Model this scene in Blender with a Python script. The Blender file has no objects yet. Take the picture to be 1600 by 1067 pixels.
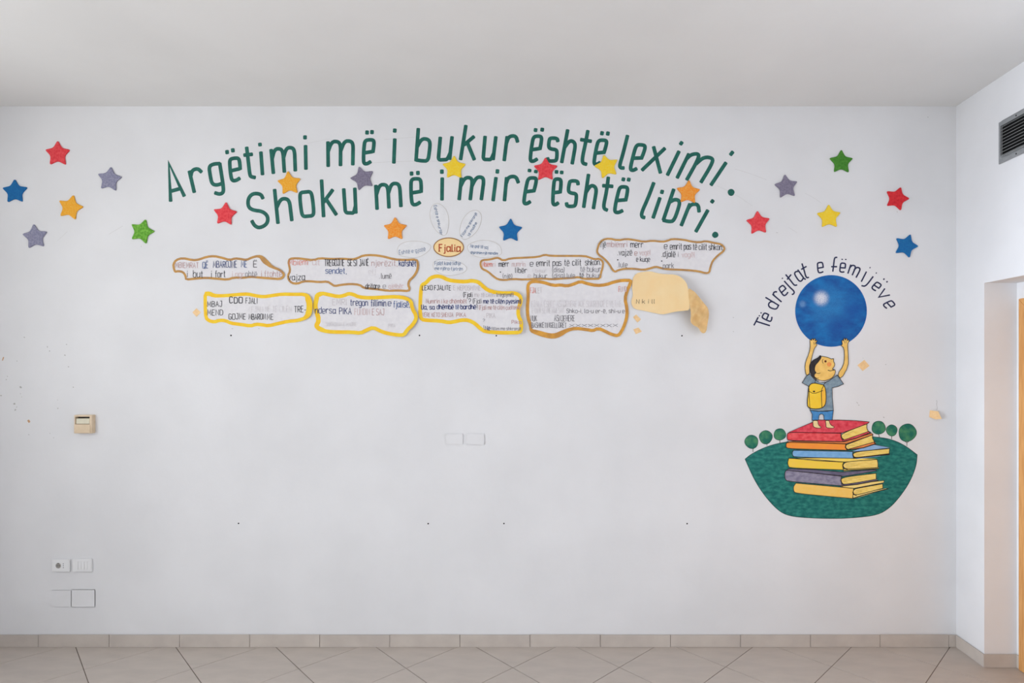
import bpy, bmesh, math, random
from mathutils import Vector, Matrix
from mathutils.geometry import delaunay_2d_cdt
random.seed(7)
S = bpy.context.scene
C = S.collection

# ------------------------------------------------------------------ frame of the photograph
F = 910.0            # focal length in pixels of a 1600 px wide frame
CX, CY = 885.0, 569.0   # where the straight-ahead direction falls
D = 3.238            # camera to lettered wall
CH = 1.569           # camera height
H = 3.003            # room height
XR = 2.167           # right wall
XL = -3.5            # left wall
YB = -7.0            # wall behind the photographer
def P(px, py, d=0.0):
    """pixel -> point standing d metres proud of the lettered wall (plane y = 0)"""
    k = (D - d) / F
    return Vector(((px - CX) * k, -d, CH - (py - CY) * k))

# ------------------------------------------------------------------ camera
cam_data = bpy.data.cameras.new('camera')
cam_data.sensor_width = 36.0
cam_data.lens = 36.0 * F / 1600.0
cam_data.shift_x = (800.0 - CX) / 1600.0
cam_data.shift_y = (CY - 533.5) / 1600.0
cam_data.clip_start = 0.05
cam = bpy.data.objects.new('camera', cam_data)
cam.location = (0, -D, CH)
cam.rotation_euler = (math.pi / 2, 0, 0)
C.objects.link(cam)
S.camera = cam

# ------------------------------------------------------------------ sky, daylight, exposure
w = bpy.data.worlds.new('sky'); S.world = w; w.use_nodes = True
bg = w.node_tree.nodes['Background']
bg.inputs[0].default_value = (0.86, 0.93, 1.0, 1); bg.inputs[1].default_value = 1.8
def window_daylight(name, loc, rot, sx, sy, power, col):
    l = bpy.data.lights.new(name, 'AREA'); l.shape = 'RECTANGLE'; l.size = sx; l.size_y = sy
    l.energy = power; l.color = col
    o = bpy.data.objects.new(name, l); o.location = loc; o.rotation_euler = rot
    C.objects.link(o); return o
# lamps for daylight at unseen left-wall windows; the middle one adds a narrow beam
WL = [(-5.0, -3.8, .55, 1.85), (-3.6, -2.4, .55, 1.85), (-2.2, -1.0, 1.4, 2.8)]     # y0, y1, z0, z1
for k, pw, sp, col in ((0, 55, 180, (1, 1.005, 1.01)), (1, 88, 62, (.90, .99, 1.13)), (1, 23, 180, (.91, .99, 1.13)), (2, 16, 180, (1, 1.005, .99))):
    a, b, z0, z1 = WL[k]
    l = window_daylight('window_daylight', (XL + .02, (a + b) / 2, (z0 + z1) / 2), (0, -math.pi / 2, 0), z1 - z0, b - a, pw, col)
    l.data.spread = math.radians(sp)
S.view_settings.view_transform = 'Standard'
S.view_settings.look = 'None'
S.view_settings.gamma = 1.0
S.view_settings.use_curve_mapping = False
S.view_settings.exposure = 0.045

# ------------------------------------------------------------------ materials
def lin(c):
    return tuple((v / 255 / 12.92) if v / 255 <= .04045 else ((v / 255 + .055) / 1.055) ** 2.4 for v in c)
def alb(c, k=1.14):
    v = [x * k for x in lin(c)]; m = max(v)
    return tuple(x * min(1, .92 / m) for x in v)
MATS = {}
def mat(name, c1, c2=None, scale=60.0, rough=.6, bump=0.0, detail=4.0, stretch=None, lo=.35, hi=.65, metal=0.0, k=1.14, bscale=None, spec=.3):
    if name in MATS: return MATS[name]
    m = bpy.data.materials.new(name); m.use_nodes = True
    nt = m.node_tree; b = nt.nodes['Principled BSDF']
    b.inputs['Roughness'].default_value = rough
    b.inputs['Metallic'].default_value = metal
    b.inputs['Specular IOR Level'].default_value = spec
    a1 = alb(c1, k); a2 = alb(c2 if c2 else tuple(v * .95 for v in c1), k)
    tc = nt.nodes.new('ShaderNodeTexCoord'); mp = nt.nodes.new('ShaderNodeMapping')
    nt.links.new(tc.outputs['Object'], mp.inputs[0])
    if stretch: mp.inputs['Scale'].default_value = stretch
    n = nt.nodes.new('ShaderNodeTexNoise'); n.inputs['Scale'].default_value = scale; n.inputs['Detail'].default_value = detail
    nt.links.new(mp.outputs[0], n.inputs['Vector'])
    r = nt.nodes.new('ShaderNodeValToRGB')
    r.color_ramp.elements[0].position = lo; r.color_ramp.elements[0].color = (*a1, 1)
    r.color_ramp.elements[1].position = hi; r.color_ramp.elements[1].color = (*a2, 1)
    nt.links.new(n.outputs[0], r.inputs[0]); nt.links.new(r.outputs[0], b.inputs['Base Color'])
    if bump:
        nb = nt.nodes.new('ShaderNodeTexNoise'); nb.inputs['Scale'].default_value = bscale or scale * 2; nb.inputs['Detail'].default_value = 3
        nt.links.new(tc.outputs['Object'], nb.inputs['Vector'])
        bp = nt.nodes.new('ShaderNodeBump'); bp.inputs['Strength'].default_value = bump; bp.inputs['Distance'].default_value = .01
        nt.links.new(nb.outputs[0], bp.inputs['Height']); nt.links.new(bp.outputs[0], b.inputs['Normal'])
    MATS[name] = m
    return m
M_wall = mat('white_wall_paint', (218, 218, 219), (212, 212, 213), 2.2, .75, .12, bscale=14, k=1.12, spec=.2)
M_ceil = mat('white_ceiling_paint', (214, 213, 211), (209, 208, 206), 1.5, .85, .05, bscale=10, k=1.17, spec=.1)
M_tile = mat('beige_stone_tile', (186, 176, 167), (175, 166, 158), 5, .5, .03, 6, (1, 3, 1), .3, .7, bscale=50, spec=.35)
M_skirt = mat('beige_skirting_tile', (188, 179, 170), (179, 170, 162), 9, .55, .03, 6, spec=.3)
M_grout = mat('brown_grout', (124, 112, 104), (108, 98, 92), 40, .9)
M_wood = mat('varnished_light_wood', (214, 160, 98), (196, 138, 78), 14, .4, .02, 6, (8, 8, .6), k=1.02)
M_white = mat('white_plastic', (222, 222, 222), (219, 219, 219), 5, .4, k=1.15)
M_plate = mat('painted_plate', (217, 217, 218), (213, 213, 214), 5, .7, k=1.12)
M_dark = mat('dark_gap', (44, 42, 40), (30, 28, 27), 30, .8)
M_beige = mat('yellowed_beige_plastic', (212, 192, 166), (204, 184, 156), 30, .5)
M_cream = mat('pale_cream_plastic', (214, 208, 186), (206, 200, 180), 30, .5)
M_alu = mat('brushed_grey_aluminium', (150, 152, 153), (136, 138, 140), 20, .45, metal=.3, stretch=(1, 1, 14))
M_slat = mat('grey_aluminium_slat', (165, 167, 166), (150, 152, 151), 20, .45, metal=.2)
M_void = mat('black_duct', (20, 20, 20), (14, 14, 14), 20, .9)
M_green = mat('green_slogan_paint', (24, 88, 78), (36, 106, 92), 38, .55, 0, 5, (1, 1, .5), .42, .72)
M_navy = mat('navy_brush_paint', (28, 34, 66), (36, 42, 76), 40, .6)
M_ink = mat('black_outline_paint', (34, 28, 26), (44, 34, 30), 40, .6)
M_brown = mat('ochre_paper_edge', (190, 144, 78), (172, 130, 80), 22, .7, lo=.4, hi=.6)
M_brown2 = mat('orange_ochre_paper_edge', (206, 150, 62), (184, 132, 64), 22, .7, lo=.4, hi=.6)
M_yellow = mat('yellow_paper_edge', (252, 212, 54), (246, 196, 42), 22, .7, lo=.4, hi=.6)
M_sheet = mat('white_paper_sheet', (216, 214, 215), (211, 209, 211), 40, .7, k=1.14)
M_petal = mat('white_petal_paper', (217, 217, 218), (211, 211, 212), 30, .6, k=1.14)
M_petal_edge = mat('pale_grey_petal_edge', (196, 191, 184), (188, 184, 178), 30, .7)
M_peach = mat('peach_paper', (255, 226, 174), (252, 218, 162), 12, .7, k=1.2)
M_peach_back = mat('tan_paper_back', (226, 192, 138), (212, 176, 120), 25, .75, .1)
M_tape = mat('tan_tape', (232, 198, 148), (222, 184, 132), 60, .5)

def ink(r, g, b):
    return mat('marker_%02x%02x%02x' % (r, g, b), (r, g, b), (min(255, r + 12), min(255, g + 12), min(255, b + 12)), 90, .7)
K = (48, 48, 54); NV = (34, 50, 102); BL = (44, 74, 128); GR = (122, 120, 124); FD = (186, 180, 182); VF = (198, 194, 196)
PK = (196, 172, 172); RD = (204, 122, 108); RB = (176, 140, 138)

# ------------------------------------------------------------------ object helpers
def link(name, me, m=None, parent=None):
    o = bpy.data.objects.new(name, me)
    if m is not None:
        for x in (m if isinstance(m, (list, tuple)) else [m]): me.materials.append(x)
    C.objects.link(o)
    if parent is not None: o.parent = parent
    return o
def tag(o, label=None, cat=None, group=None, kind=None):
    if label: o['label'] = label
    if cat: o['category'] = cat
    if group: o['group'] = group
    if kind: o['kind'] = kind
    return o
def empty(name, loc, label=None, cat=None, group=None):
    o = bpy.data.objects.new(name, None); o.location = loc; o.empty_display_size = .05
    C.objects.link(o); tag(o, label, cat, group); return o
class MB:
    def __init__(s): s.v = []; s.f = []; s.mi = []
    def face(s, pts, mi=0):
        n = len(s.v); s.v += [tuple(p) for p in pts]; s.f.append(tuple(range(n, n + len(pts)))); s.mi.append(mi)
    def tris(s, pts, tri, mi=0):
        n = len(s.v); s.v += [tuple(p) for p in pts]
        for t in tri: s.f.append(tuple(i + n for i in t)); s.mi.append(mi)
    def box(s, x0, x1, y0, y1, z0, z1, mi=0):
        p = [(x0, y0, z0), (x1, y0, z0), (x1, y1, z0), (x0, y1, z0), (x0, y0, z1), (x1, y0, z1), (x1, y1, z1), (x0, y1, z1)]
        s.tris(p, [(0, 3, 2, 1), (4, 5, 6, 7), (0, 1, 5, 4), (1, 2, 6, 5), (2, 3, 7, 6), (3, 0, 4, 7)], mi)
    def build(s, name, m, parent=None, bevel=0, smooth=False):
        me = bpy.data.meshes.new(name)
        off = Vector((0, 0, 0))
        if parent is not None: off = parent.matrix_basis.translation.copy() if parent.parent is None else (parent.matrix_basis.translation + parent.parent.matrix_basis.translation)
        me.from_pydata([tuple(Vector(v) - off) for v in s.v], [], s.f); me.update()
        o = link(name, me, m, parent)
        for p, i in zip(me.polygons, s.mi): p.material_index = i; p.use_smooth = smooth
        if bevel:
            bm = bmesh.new(); bm.from_mesh(me)
            bmesh.ops.remove_doubles(bm, verts=bm.verts, dist=1e-6)
            bmesh.ops.bevel(bm, geom=list(bm.edges), offset=bevel, segments=2, affect='EDGES', clamp_overlap=True)
            bm.to_mesh(me); bm.free()
        return o
def struct(o): o['kind'] = 'structure'; return o

# ---- flat drawing: strokes and fills, in pixel coordinates, laid on the wall or a sheet
def chaikin(pts, n=2, closed=False):
    for _ in range(n):
        q = []
        m = len(pts)
        if not closed: q.append(pts[0])
        for i in range(m if closed else m - 1):
            a = pts[i]; b = pts[(i + 1) % m]
            q.append((a[0] * .75 + b[0] * .25, a[1] * .75 + b[1] * .25))
            q.append((a[0] * .25 + b[0] * .75, a[1] * .25 + b[1] * .75))
        if not closed: q.append(pts[-1])
        pts = q
    return pts
def soften(pts, n=2, lim=52):
    """closed outline: round the gentle bends, keep the sharp corners"""
    for _ in range(n):
        q = []; m = len(pts)
        for i in range(m):
            a = pts[i - 1]; p = pts[i]; b = pts[(i + 1) % m]
            t1 = math.atan2(p[1] - a[1], p[0] - a[0]); t2 = math.atan2(b[1] - p[1], b[0] - p[0])
            d = abs((t2 - t1 + math.pi) % (2 * math.pi) - math.pi)
            if math.degrees(d) > lim: q.append(p)
            else:
                q.append((p[0] * .75 + a[0] * .25, p[1] * .75 + a[1] * .25)); q.append((p[0] * .75 + b[0] * .25, p[1] * .75 + b[1] * .25))
        pts = q
    return pts
def stroke(mb, pts, wid, dep, mi=0, closed=False, rnd=True, taper=0):
    """ribbon of width wid (px) along pts; dep(px,py) gives the height above the wall"""
    q = [pts[0]]
    for p in pts[1:]:
        if (p[0] - q[-1][0]) ** 2 + (p[1] - q[-1][1]) ** 2 > 1e-4: q.append(p)
    pts = q; n = len(pts)
    if n < 2: return
    L = []; R = []
    for i in range(n):
        if closed: a = pts[i - 1]; b = pts[(i + 1) % n]
        else: a = pts[max(0, i - 1)]; b = pts[min(n - 1, i + 1)]
        p = pts[i]
        d1 = Vector((p[0] - a[0], p[1] - a[1])); d2 = Vector((b[0] - p[0], b[1] - p[1]))
        if d1.length < 1e-6: d1 = d2
        if d2.length < 1e-6: d2 = d1
        d1.normalize(); d2.normalize()
        t = d1 + d2
        if t.length < .3: t = Vector((-d1.y, d1.x))
        t.normalize(); c = max(.5, abs(t.dot(d1)))
        nn = Vector((-t.y, t.x)) * (wid / 2 / c)
        if taper: nn *= 1 - taper * abs(2 * i / (n - 1) - 1) ** 2
        L.append((p[0] + nn.x, p[1] + nn.y)); R.append((p[0] - nn.x, p[1] - nn.y))
    if rnd and not closed:     # soft brush ends
        for side in (0, 1):
            p = pts[0] if side == 0 else pts[-1]; o = pts[1] if side == 0 else pts[-2]
            d = Vector((p[0] - o[0], p[1] - o[1])).normalized() * wid * .16
            cc = (L[0], R[0]) if side == 0 else (L[-1], R[-1])
            e = [((cc[0][0] * .78 + cc[1][0] * .22) + d.x, (cc[0][1] * .78 + cc[1][1] * .22) + d.y),
                 ((cc[0][0] * .22 + cc[1][0] * .78) + d.x, (cc[0][1] * .22 + cc[1][1] * .78) + d.y)]
            if side == 0: L.insert(0, e[0]); R.insert(0, e[1])
            else: L.append(e[0]); R.append(e[1])
    n = len(L)
    V = [P(x, y, dep(x, y)) for x, y in L] + [P(x, y, dep(x, y)) for x, y in R]
    fs = []
    for i in range(n if closed else n - 1):
        j = (i + 1) % n
        fs.append((i, j, n + j, n + i))
    mb.tris(V, fs, mi)
def fill(mb, pts, dep, mi=0, step=None, holes=()):
    """triangulated fill of a pixel polygon, with inner grid points when step is given"""
    vs = [Vector(p) for p in pts]; m = len(vs)
    edges = [(i, (i + 1) % m) for i in range(m)]
    if step:
        xs = [p[0] for p in pts]; ys = [p[1] for p in pts]
        def inside(x, y):
            r = False
            for i in range(m):
                a = pts[i]; b = pts[i - 1]
                if (a[1] > y) != (b[1] > y) and x < (b[0] - a[0]) * (y - a[1]) / (b[1] - a[1]) + a[0]: r = not r
            return r
        x = min(xs) + step / 2
        while x < max(xs):
            y = min(ys) + step / 2
            while y < max(ys):
                if inside(x, y) and min((x - p[0]) ** 2 + (y - p[1]) ** 2 for p in pts) > (step * .35) ** 2:
                    vs.append(Vector((x, y)))
                y += step
            x += step
    rv, _, rf, _, _, _ = delaunay_2d_cdt(vs, edges, [], 1, 1e-5)
    V = [P(v.x, v.y, dep(v.x, v.y)) for v in rv]
    fs = []
    for f in rf:
        a, b, c = (V[i] for i in f[:3])
        nn = (b - a).cross(c - a)
        fs.append(tuple(f) if nn.y < 0 else tuple(reversed(f)))
    mb.tris(V, fs, mi)
def flat(d): return lambda x, y: d

# ------------------------------------------------------------------ brush alphabet, each letter in its own unit box
# (strokes, box width, smooth?)   y = 0 baseline, y = 1 top of a capital or of a tall letter, X = x-height
X = .68
def sm(*p): return ('s', list(p))
def st(*p): return ('l', list(p))
def lowe(x=X): return [st((0, .46 * x), (.96, .5 * x)), sm((1, .46 * x), (1, .75 * x), (.92, x), (.5, 1.03 * x), (.06, x), (0, .72 * x), (0, .25 * x), (.08, 0), (.5, -.03 * x), (.92, .06 * x))]
G = {
 'a': ([sm((1, .8 * X), (.7, X), (.05, X), (0, .5 * X), (.05, 0), (.6, -.01), (1, .3 * X)), sm((1, 1.06 * X), (1, .3 * X), (1, 0), (1.22, 0))], .5),
 'b': ([st((0, 1), (0, 0)), sm((0, .62 * X), (.3, X), (.75, X), (1, .85 * X), (1, .4 * X), (.95, 0), (.5, 0), (0, .03))], .5),
 'c': ([sm((1, .85 * X), (.8, X), (.2, X), (0, .8 * X), (0, .2 * X), (.2, 0), (.8, 0), (1, .15 * X))], .46),
 'd': ([st((1, 1), (1, 0)), sm((1, X), (.4, X), (0, .95 * X), (0, .5 * X), (0, .05 * X), (.4, 0), (1, .02))], .5),
 'e': (lowe(), .48),
 'ë': (lowe() + [st((.2, .82), (.2, .94)), st((.75, .82), (.75, .94))], .48),
 'f': ([sm((1, .97), (.55, 1), (.4, .85), (.4, .5), (.4, 0)), st((0, .62), (.95, .62))], .36),
 'g': ([sm((1, X), (.4, X), (0, .95 * X), (0, .5 * X), (0, .05 * X), (.4, 0), (1, .03)), sm((1, X), (1, 0), (1, -.22), (.7, -.3), (.1, -.27))], .5),
 'h': ([st((0, 1), (0, 0)), sm((0, .45), (.35, X), (.75, X), (1, .85 * X), (1, .4 * X), (1, 0))], .5),
 'i': ([st((.5, X), (.5, 0)), st((.5, .84), (.5, .96))], .12),
 'j': ([sm((.8, X), (.8, 0), (.8, -.22), (.5, -.28), (0, -.26)), st((.8, .84), (.8, .96))], .22),
 'k': ([st((0, 1), (0, 0)), st((.9, X), (.02, .3)), st((.3, .42), (1, 0))], .48),
 'l': ([sm((.2, 1), (.2, .3), (.2, .02), (.9, 0))], .16),
 'm': ([st((0, X), (0, 0)), sm((0, .6 * X), (.15, X), (.4, X), (.5, .85 * X), (.5, .4 * X), (.5, 0)), sm((.5, .6 * X), (.65, X), (.9, X), (1, .85 * X), (1, .4 * X), (1, 0))], .82),
 'n': ([st((0, X), (0, 0)), sm((0, .65 * X), (.3, X), (.75, X), (1, .85 * X), (1, .4 * X), (1, 0))], .5),
 'o': ([sm((.5, X), (.1, X), (0, .8 * X), (0, .2 * X), (.1, 0), (.5, 0), (.9, 0), (1, .2 * X), (1, .8 * X), (.9, X), (.5, X))], .5),
 'p': ([st((0, X), (0, -.3)), sm((0, .65 * X), (.3, X), (.75, X), (1, .85 * X), (1, .3 * X), (.9, 0), (.5, 0), (0, .05))], .5),
 'q': ([st((1, X), (1, -.3)), sm((1, X), (.4, X), (0, .95 * X), (0, .4 * X), (0, .05 * X), (.4, 0), (1, .03))], .5),
 'r': ([st((0, X), (0, 0)), sm((0, .65 * X), (.3, X), (.75, 1.02 * X), (1, .85 * X))], .42),
 's': ([sm((1, .85 * X), (.9, X), (.1, X), (0, .9 * X), (0, .6 * X), (.3, .52 * X), (.9, .5 * X), (1, .35 * X), (1, .05 * X), (.8, 0), (.1, 0), (0, .14 * X))], .45),
 't': ([sm((.4, .98), (.4, .3), (.4, .02), (.9, 0)), st((0, .68), (.9, .68))], .34),
 'u': ([sm((0, X), (0, .3 * X), (0, 0), (.5, 0), (.8, 0), (1, .2)), st((1, X), (1, 0))], .5),
 'v': ([st((0, X), (.5, 0), (1, X))], .48),
 'y': ([st((0, X), (.5, 0)), st((1, X), (.3, -.3))], .48),
 'z': ([st((0, X), (1, X), (0, 0), (1, 0))], .48),
 'ç': ([sm((1, .85 * X), (.8, X), (.2, X), (0, .8 * X), (0, .2 * X), (.2, 0), (.8, 0), (1, .15 * X)), st((.5, 0), (.4, -.2))], .46),
 'A': ([st((0, 0), (.5, 1), (1, 0)), st((.2, .36), (.8, .36))], .52),
 'B': ([st((0, 0), (0, 1)), sm((0, 1), (.7, 1), (.95, .9), (.9, .55), (0, .53)), sm((0, .53), (.9, .53), (1, .3), (.9, 0), (0, 0))], .5),
 'C': ([sm((1, .85), (.7, 1), (.1, 1), (0, .7), (0, .3), (.1, 0), (.7, 0), (1, .15))], .5),
 'Ç': ([sm((1, .85), (.7, 1), (.1, 1), (0, .7), (0, .3), (.1, 0), (.7, 0), (1, .15)), st((.5, 0), (.4, -.2))], .5),
 'D': ([st((0, 0), (0, 1)), sm((0, 1), (.7, 1), (1, .8), (1, .2), (.7, 0), (0, 0))], .5),
 'E': ([st((1, 1), (0, 1), (0, 0), (1, 0)), st((0, .52), (.8, .52))], .44),
 'Ë': ([st((1, 1), (0, 1), (0, 0), (1, 0)), st((0, .52), (.8, .52)), st((.25, 1.14), (.25, 1.22)), st((.75, 1.14), (.75, 1.22))], .44),
 'F': ([st((1, 1), (0, 1), (0, 0)), st((0, .52), (.8, .52))], .44),
 'G': ([sm((1, .85), (.7, 1), (.1, 1), (0, .7), (0, .3), (.1, 0), (.8, 0), (1, .15)), st((1, .05), (1, .45), (.55, .45))], .5),
 'H': ([st((0, 0), (0, 1)), st((1, 0), (1, 1)), st((0, .5), (1, .5))], .5),
 'I': ([st((.5, 0), (.5, 1))], .1),
 'J': ([sm((.9, 1), (.9, .3), (.8, 0), (.1, 0), (0, .2)), st((.2, 1), (1, 1))], .42),
 'K': ([st((0, 0), (0, 1)), st((1, 1), (0, .45)), st((.3, .6), (1, 0))], .5),
 'L': ([st((0, 1), (0, 0), (1, 0))], .42),
 'M': ([st((0, 0), (.08, 1), (.5, .25), (.92, 1), (1, 0))], .62),
 'N': ([st((0, 0), (0, 1), (1, 0), (1, 1))], .5),
 'O': ([sm((.5, 1), (.05, 1), (0, .7), (0, .3), (.05, 0), (.5, 0), (.95, 0), (1, .3), (1, .7), (.95, 1), (.5, 1))], .54),
 'P': ([st((0, 0), (0, 1)), sm((0, 1), (.8, 1), (1, .9), (1, .55), (.8, .48), (0, .48))], .46),
 'Q': ([sm((.5, 1), (.05, 1), (0, .7), (0, .3), (.05, 0), (.5, 0), (.95, 0), (1, .3), (1, .7), (.95, 1), (.5, 1)), st((.55, .25), (1, -.1))], .54),
 'R': ([st((0, 0), (0, 1)), sm((0, 1), (.8, 1), (1, .9), (1, .55), (.8, .48), (0, .48)), st((.4, .48), (1, 0))], .48),
 'S': ([sm((1, .85), (.8, 1), (.1, 1), (0, .85), (0, .6), (.3, .52), (.9, .5), (1, .35), (1, .05), (.8, 0), (.1, 0), (0, .15))], .46),
 'T': ([st((.5, 0), (.5, 1)), st((0, 1), (1, 1))], .48),
 'U': ([sm((0, 1), (0, .3), (.05, 0), (.5, 0), (.95, 0), (1, .3), (1, 1))], .5),
 'V': ([st((0, 1), (.5, 0), (1, 1))], .5),
 'X': ([st((0, 1), (1, 0)), st((0, 0), (1, 1))], .5),
 'Z': ([st((0, 1), (1, 1), (0, 0), (1, 0))], .46),
 '.': ([st((.5, 0), (.5, .08))], .08), ',': ([st((.7, .06), (.2, -.14))], .1),
 '•': ([st((.5, .25), (.5, .42))], .12), '-': ([st((0, .38), (1, .38))], .32), '!': ([st((.5, 1), (.5, .3)), st((.5, 0), (.5, .08))], .1),
 '?': ([sm((0, .8), (.1, 1), (.8, 1), (1, .8), (.9, .5), (.45, .45), (.45, .25)), st((.45, 0), (.45, .08))], .4),
 '(': ([sm((1, 1.05), (0, .8), (0, .2), (1, -.15))], .18), ')': ([sm((0, 1.05), (1, .8), (1, .2), (0, -.15))], .18),
 '3': ([sm((0, .9), (.2, 1), (.9, 1), (.9, .55), (.3, .52)), sm((.3, .52), (1, .5), (1, 0), (.2, 0), (0, .12))], .44),
}
def glyph(mb, ch, o, ux, uy, wid, dep, mi=0, top=1.0):
    """o = baseline-left point, ux = vector across the letter, uy = vector of height 1, all px"""
    for i, (kind, pts) in enumerate(G[ch][0]):
        q = [(o[0] + ux[0] * p[0] + uy[0] * p[1], o[1] + ux[1] * p[0] + uy[1] * p[1]) for p in pts]
        cl = kind == 's' and pts[0] == pts[-1]
        if kind == 's': q = chaikin(q[:-1], 2, True) if cl else chaikin(q, 2)
        stroke(mb, q, wid, (lambda x, y, i=i: dep(x, y) + i * .00016), mi, closed=cl)
def text(mb, s, p0, p1, h, wid, dep, mi=0, jit=.04, slant=0.0):
    """string between two baseline end points, letter height h px"""
    GAP = .21; adv = []
    for ch in s: adv.append(.34 if ch == ' ' else G[ch][1] + GAP)
    tot = sum(adv) - GAP
    L = math.hypot(p1[0] - p0[0], p1[1] - p0[1]); ux = ((p1[0] - p0[0]) / L, (p1[1] - p0[1]) / L)
    up = (ux[1], -ux[0])
    k = L / tot; x = 0
    for ch, a in zip(s, adv):
        if ch != ' ':
            gw = (a - GAP) * k; j = random.uniform(-jit, jit) * h
            hh = h * (1 + random.uniform(-jit, jit))
            o = (p0[0] + ux[0] * x + up[0] * j, p0[1] + ux[1] * x + up[1] * j)
            glyph(mb, ch, o, (ux[0] * gw, ux[1] * gw), (up[0] * hh + ux[0] * slant * hh, up[1] * hh + ux[1] * slant * hh), wid, dep, mi)
        x += a * k

# ================================================================== THE ROOM
T = .2
# walls ---------------------------------------------------------------
mb = MB(); mb.box(XL - T, XR + T + .6, 0, T, 0, H); wall_back = struct(mb.build('wall_back', M_wall))
mb = MB()                                   # left wall with three window openings
yy = YB - T
for a, b, z0, z1 in WL:
    mb.box(XL - T, XL, yy, a, 0, H); mb.box(XL - T, XL, a, b, 0, z0); mb.box(XL - T, XL, a, b, z1, H); yy = b
mb.box(XL - T, XL, yy, 0, 0, H)
struct(mb.build('wall_left', M_wall))
mb = MB(); mb.box(XL, XR + T, YB - T, YB, 0, H); struct(mb.build('wall_rear', M_wall))
# right wall: solid beside the lettered wall, then a deep door recess, then solid again
NY0, NY1, NX, NZ = -1.32, -.218, 2.336, 1.990    # recess: y range, its back plane, its top
mb = MB()
mb.box(XR, XR + .6, NY1, 0, 0, H)
mb.box(XR, XR + .6, NY0, NY1, NZ, H)
mb.box(XR, XR + .6, YB - T, NY0, 0, H)
mb.box(NX, XR + .6, NY0, NY0 + .09, 0, NZ)           # masonry left and right of the door set
mb.box(NX, XR + .6, NY1 - .028, NY1, 0, NZ)
mb.box(NX, XR + .6, NY0 + .09, NY1 - .028, 1.905, NZ)
wall_right = struct(mb.build('wall_right', M_wall))
mb = MB(); mb.box(XL - T, XR + T + .6, YB - T, T, H, H + .1); struct(mb.build('ceiling', M_ceil))

# windows (outside the picture: plain frames and panes in the openings)
M_glass = bpy.data.materials.new('window_glass'); M_glass.use_nodes = True
_g = M_glass.node_tree.nodes['Principled BSDF']; _g.inputs['Transmission Weight'].default_value = 1; _g.inputs['Roughness'].default_value = 0; _g.inputs['Base Color'].default_value = (1, 1, 1, 1)
for i, (a, b, z0, z1) in enumerate(WL):
    mb = MB(); x0, x1 = XL - .12, XL - .07; t = .05
    mb.box(x0, x1, a, a + t, z0, z1); mb.box(x0, x1, b - t, b, z0, z1)
    mb.box(x0, x1, a + t, b - t, z0, z0 + t); mb.box(x0, x1, a + t, b - t, z1 - t, z1)
    mb.box(x0, x1, (a + b) / 2 - t / 2, (a + b) / 2 + t / 2, z0 + t, z1 - t)
    wn = struct(mb.build('window_%d' % (i + 1), M_white))
    for p0, p1 in ((a + t, (a + b) / 2 - t / 2), ((a + b) / 2 + t / 2, b - t)):
        mb = MB(); mb.box(XL - .098, XL - .092, p0, p1, z0 + t, z1 - t); mb.build('pane', M_glass, wn)

# floor: grout bed and single diagonal tiles --------------------------------
mb = MB(); mb.box(XL - T, XR + T + .6, YB - T, T, -.12, -.0025); floor = struct(mb.build('floor', M_grout))
def clip(poly, x0, x1, y0, y1):
    for ax, lim, sg in ((0, x0, 1), (0, x1, -1), (1, y0, 1), (1, y1, -1)):
        out = []
        for i in range(len(poly)):
            a = poly[i - 1]; b = poly[i]
            da = (a[ax] - lim) * sg; db = (b[ax] - lim) * sg
            if (da >= 0) != (db >= 0):
                t_ = da / (da - db); out.append((a[0] + (b[0] - a[0]) * t_, a[1] + (b[1] - a[1]) * t_))
            if db >= 0: out.append(b)
        poly = out
        if len(poly) < 3: return []
    return poly
DG = .5509                                   # tile diagonal
row_ang = math.atan2(.035, 4.407)
ox, oy = -2.480, -.245                       # a crossing of four tiles
ex = Vector((math.cos(row_ang), math.sin(row_ang))) * DG; ey = Vector((-ex.y, ex.x))
g = .0018 * math.sqrt(2)
whole = None; nt = 0
def area(p): return abs(sum(p[i - 1][0] * p[i][1] - p[i][0] * p[i - 1][1] for i in range(len(p)))) / 2
for i in range(-6, 14):
    for j in range(-14, 4):
        for hx, hy in ((.5, 0), (0, .5)):
            c = Vector((ox, oy)) + ex * (i + hx) + ey * (j + hy)
            h = .5 - g / DG
            q = [c + ex * h, c + ey * h, c - ex * h, c - ey * h]
            q = [(p.x, p.y) for p in q]
            poly = clip(q, XL, NX, YB, 0)
            if len(poly) < 3 or area(poly) < 4e-4: continue
            z = random.uniform(-.0003, .0003)
            if area(poly) > area(q) - 1e-6 and whole is not None:
                o = bpy.data.objects.new('tile', whole); C.objects.link(o); o.parent = floor; o.location = (c.x, c.y, z); continue
            loc = [(p[0] - c.x, p[1] - c.y) for p in poly]; n = len(loc)
            me = bpy.data.meshes.new('tile')
            ins = []
            cc = (sum(p[0] for p in loc) / n, sum(p[1] for p in loc) / n)
            for p in loc: ins.append((p[0] * .997 + cc[0] * .003, p[1] * .997 + cc[1] * .003))
            me.from_pydata([(x, y, 0) for x, y in ins] + [(x, y, -.001) for x, y in loc] + [(x, y, -.0024) for x, y in loc], [],
                           [tuple(range(n))] + [(k, k + n, (k + 1) % n + n, (k + 1) % n) for k in range(n)] +
                           [(k + n, k + 2 * n, (k + 1) % n + 2 * n, (k + 1) % n + n) for k in range(n)])
            if area(poly) > area(q) - 1e-6: whole = me
            o = link('tile', me, M_tile, floor); o.location = (c.x, c.y, z)

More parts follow.
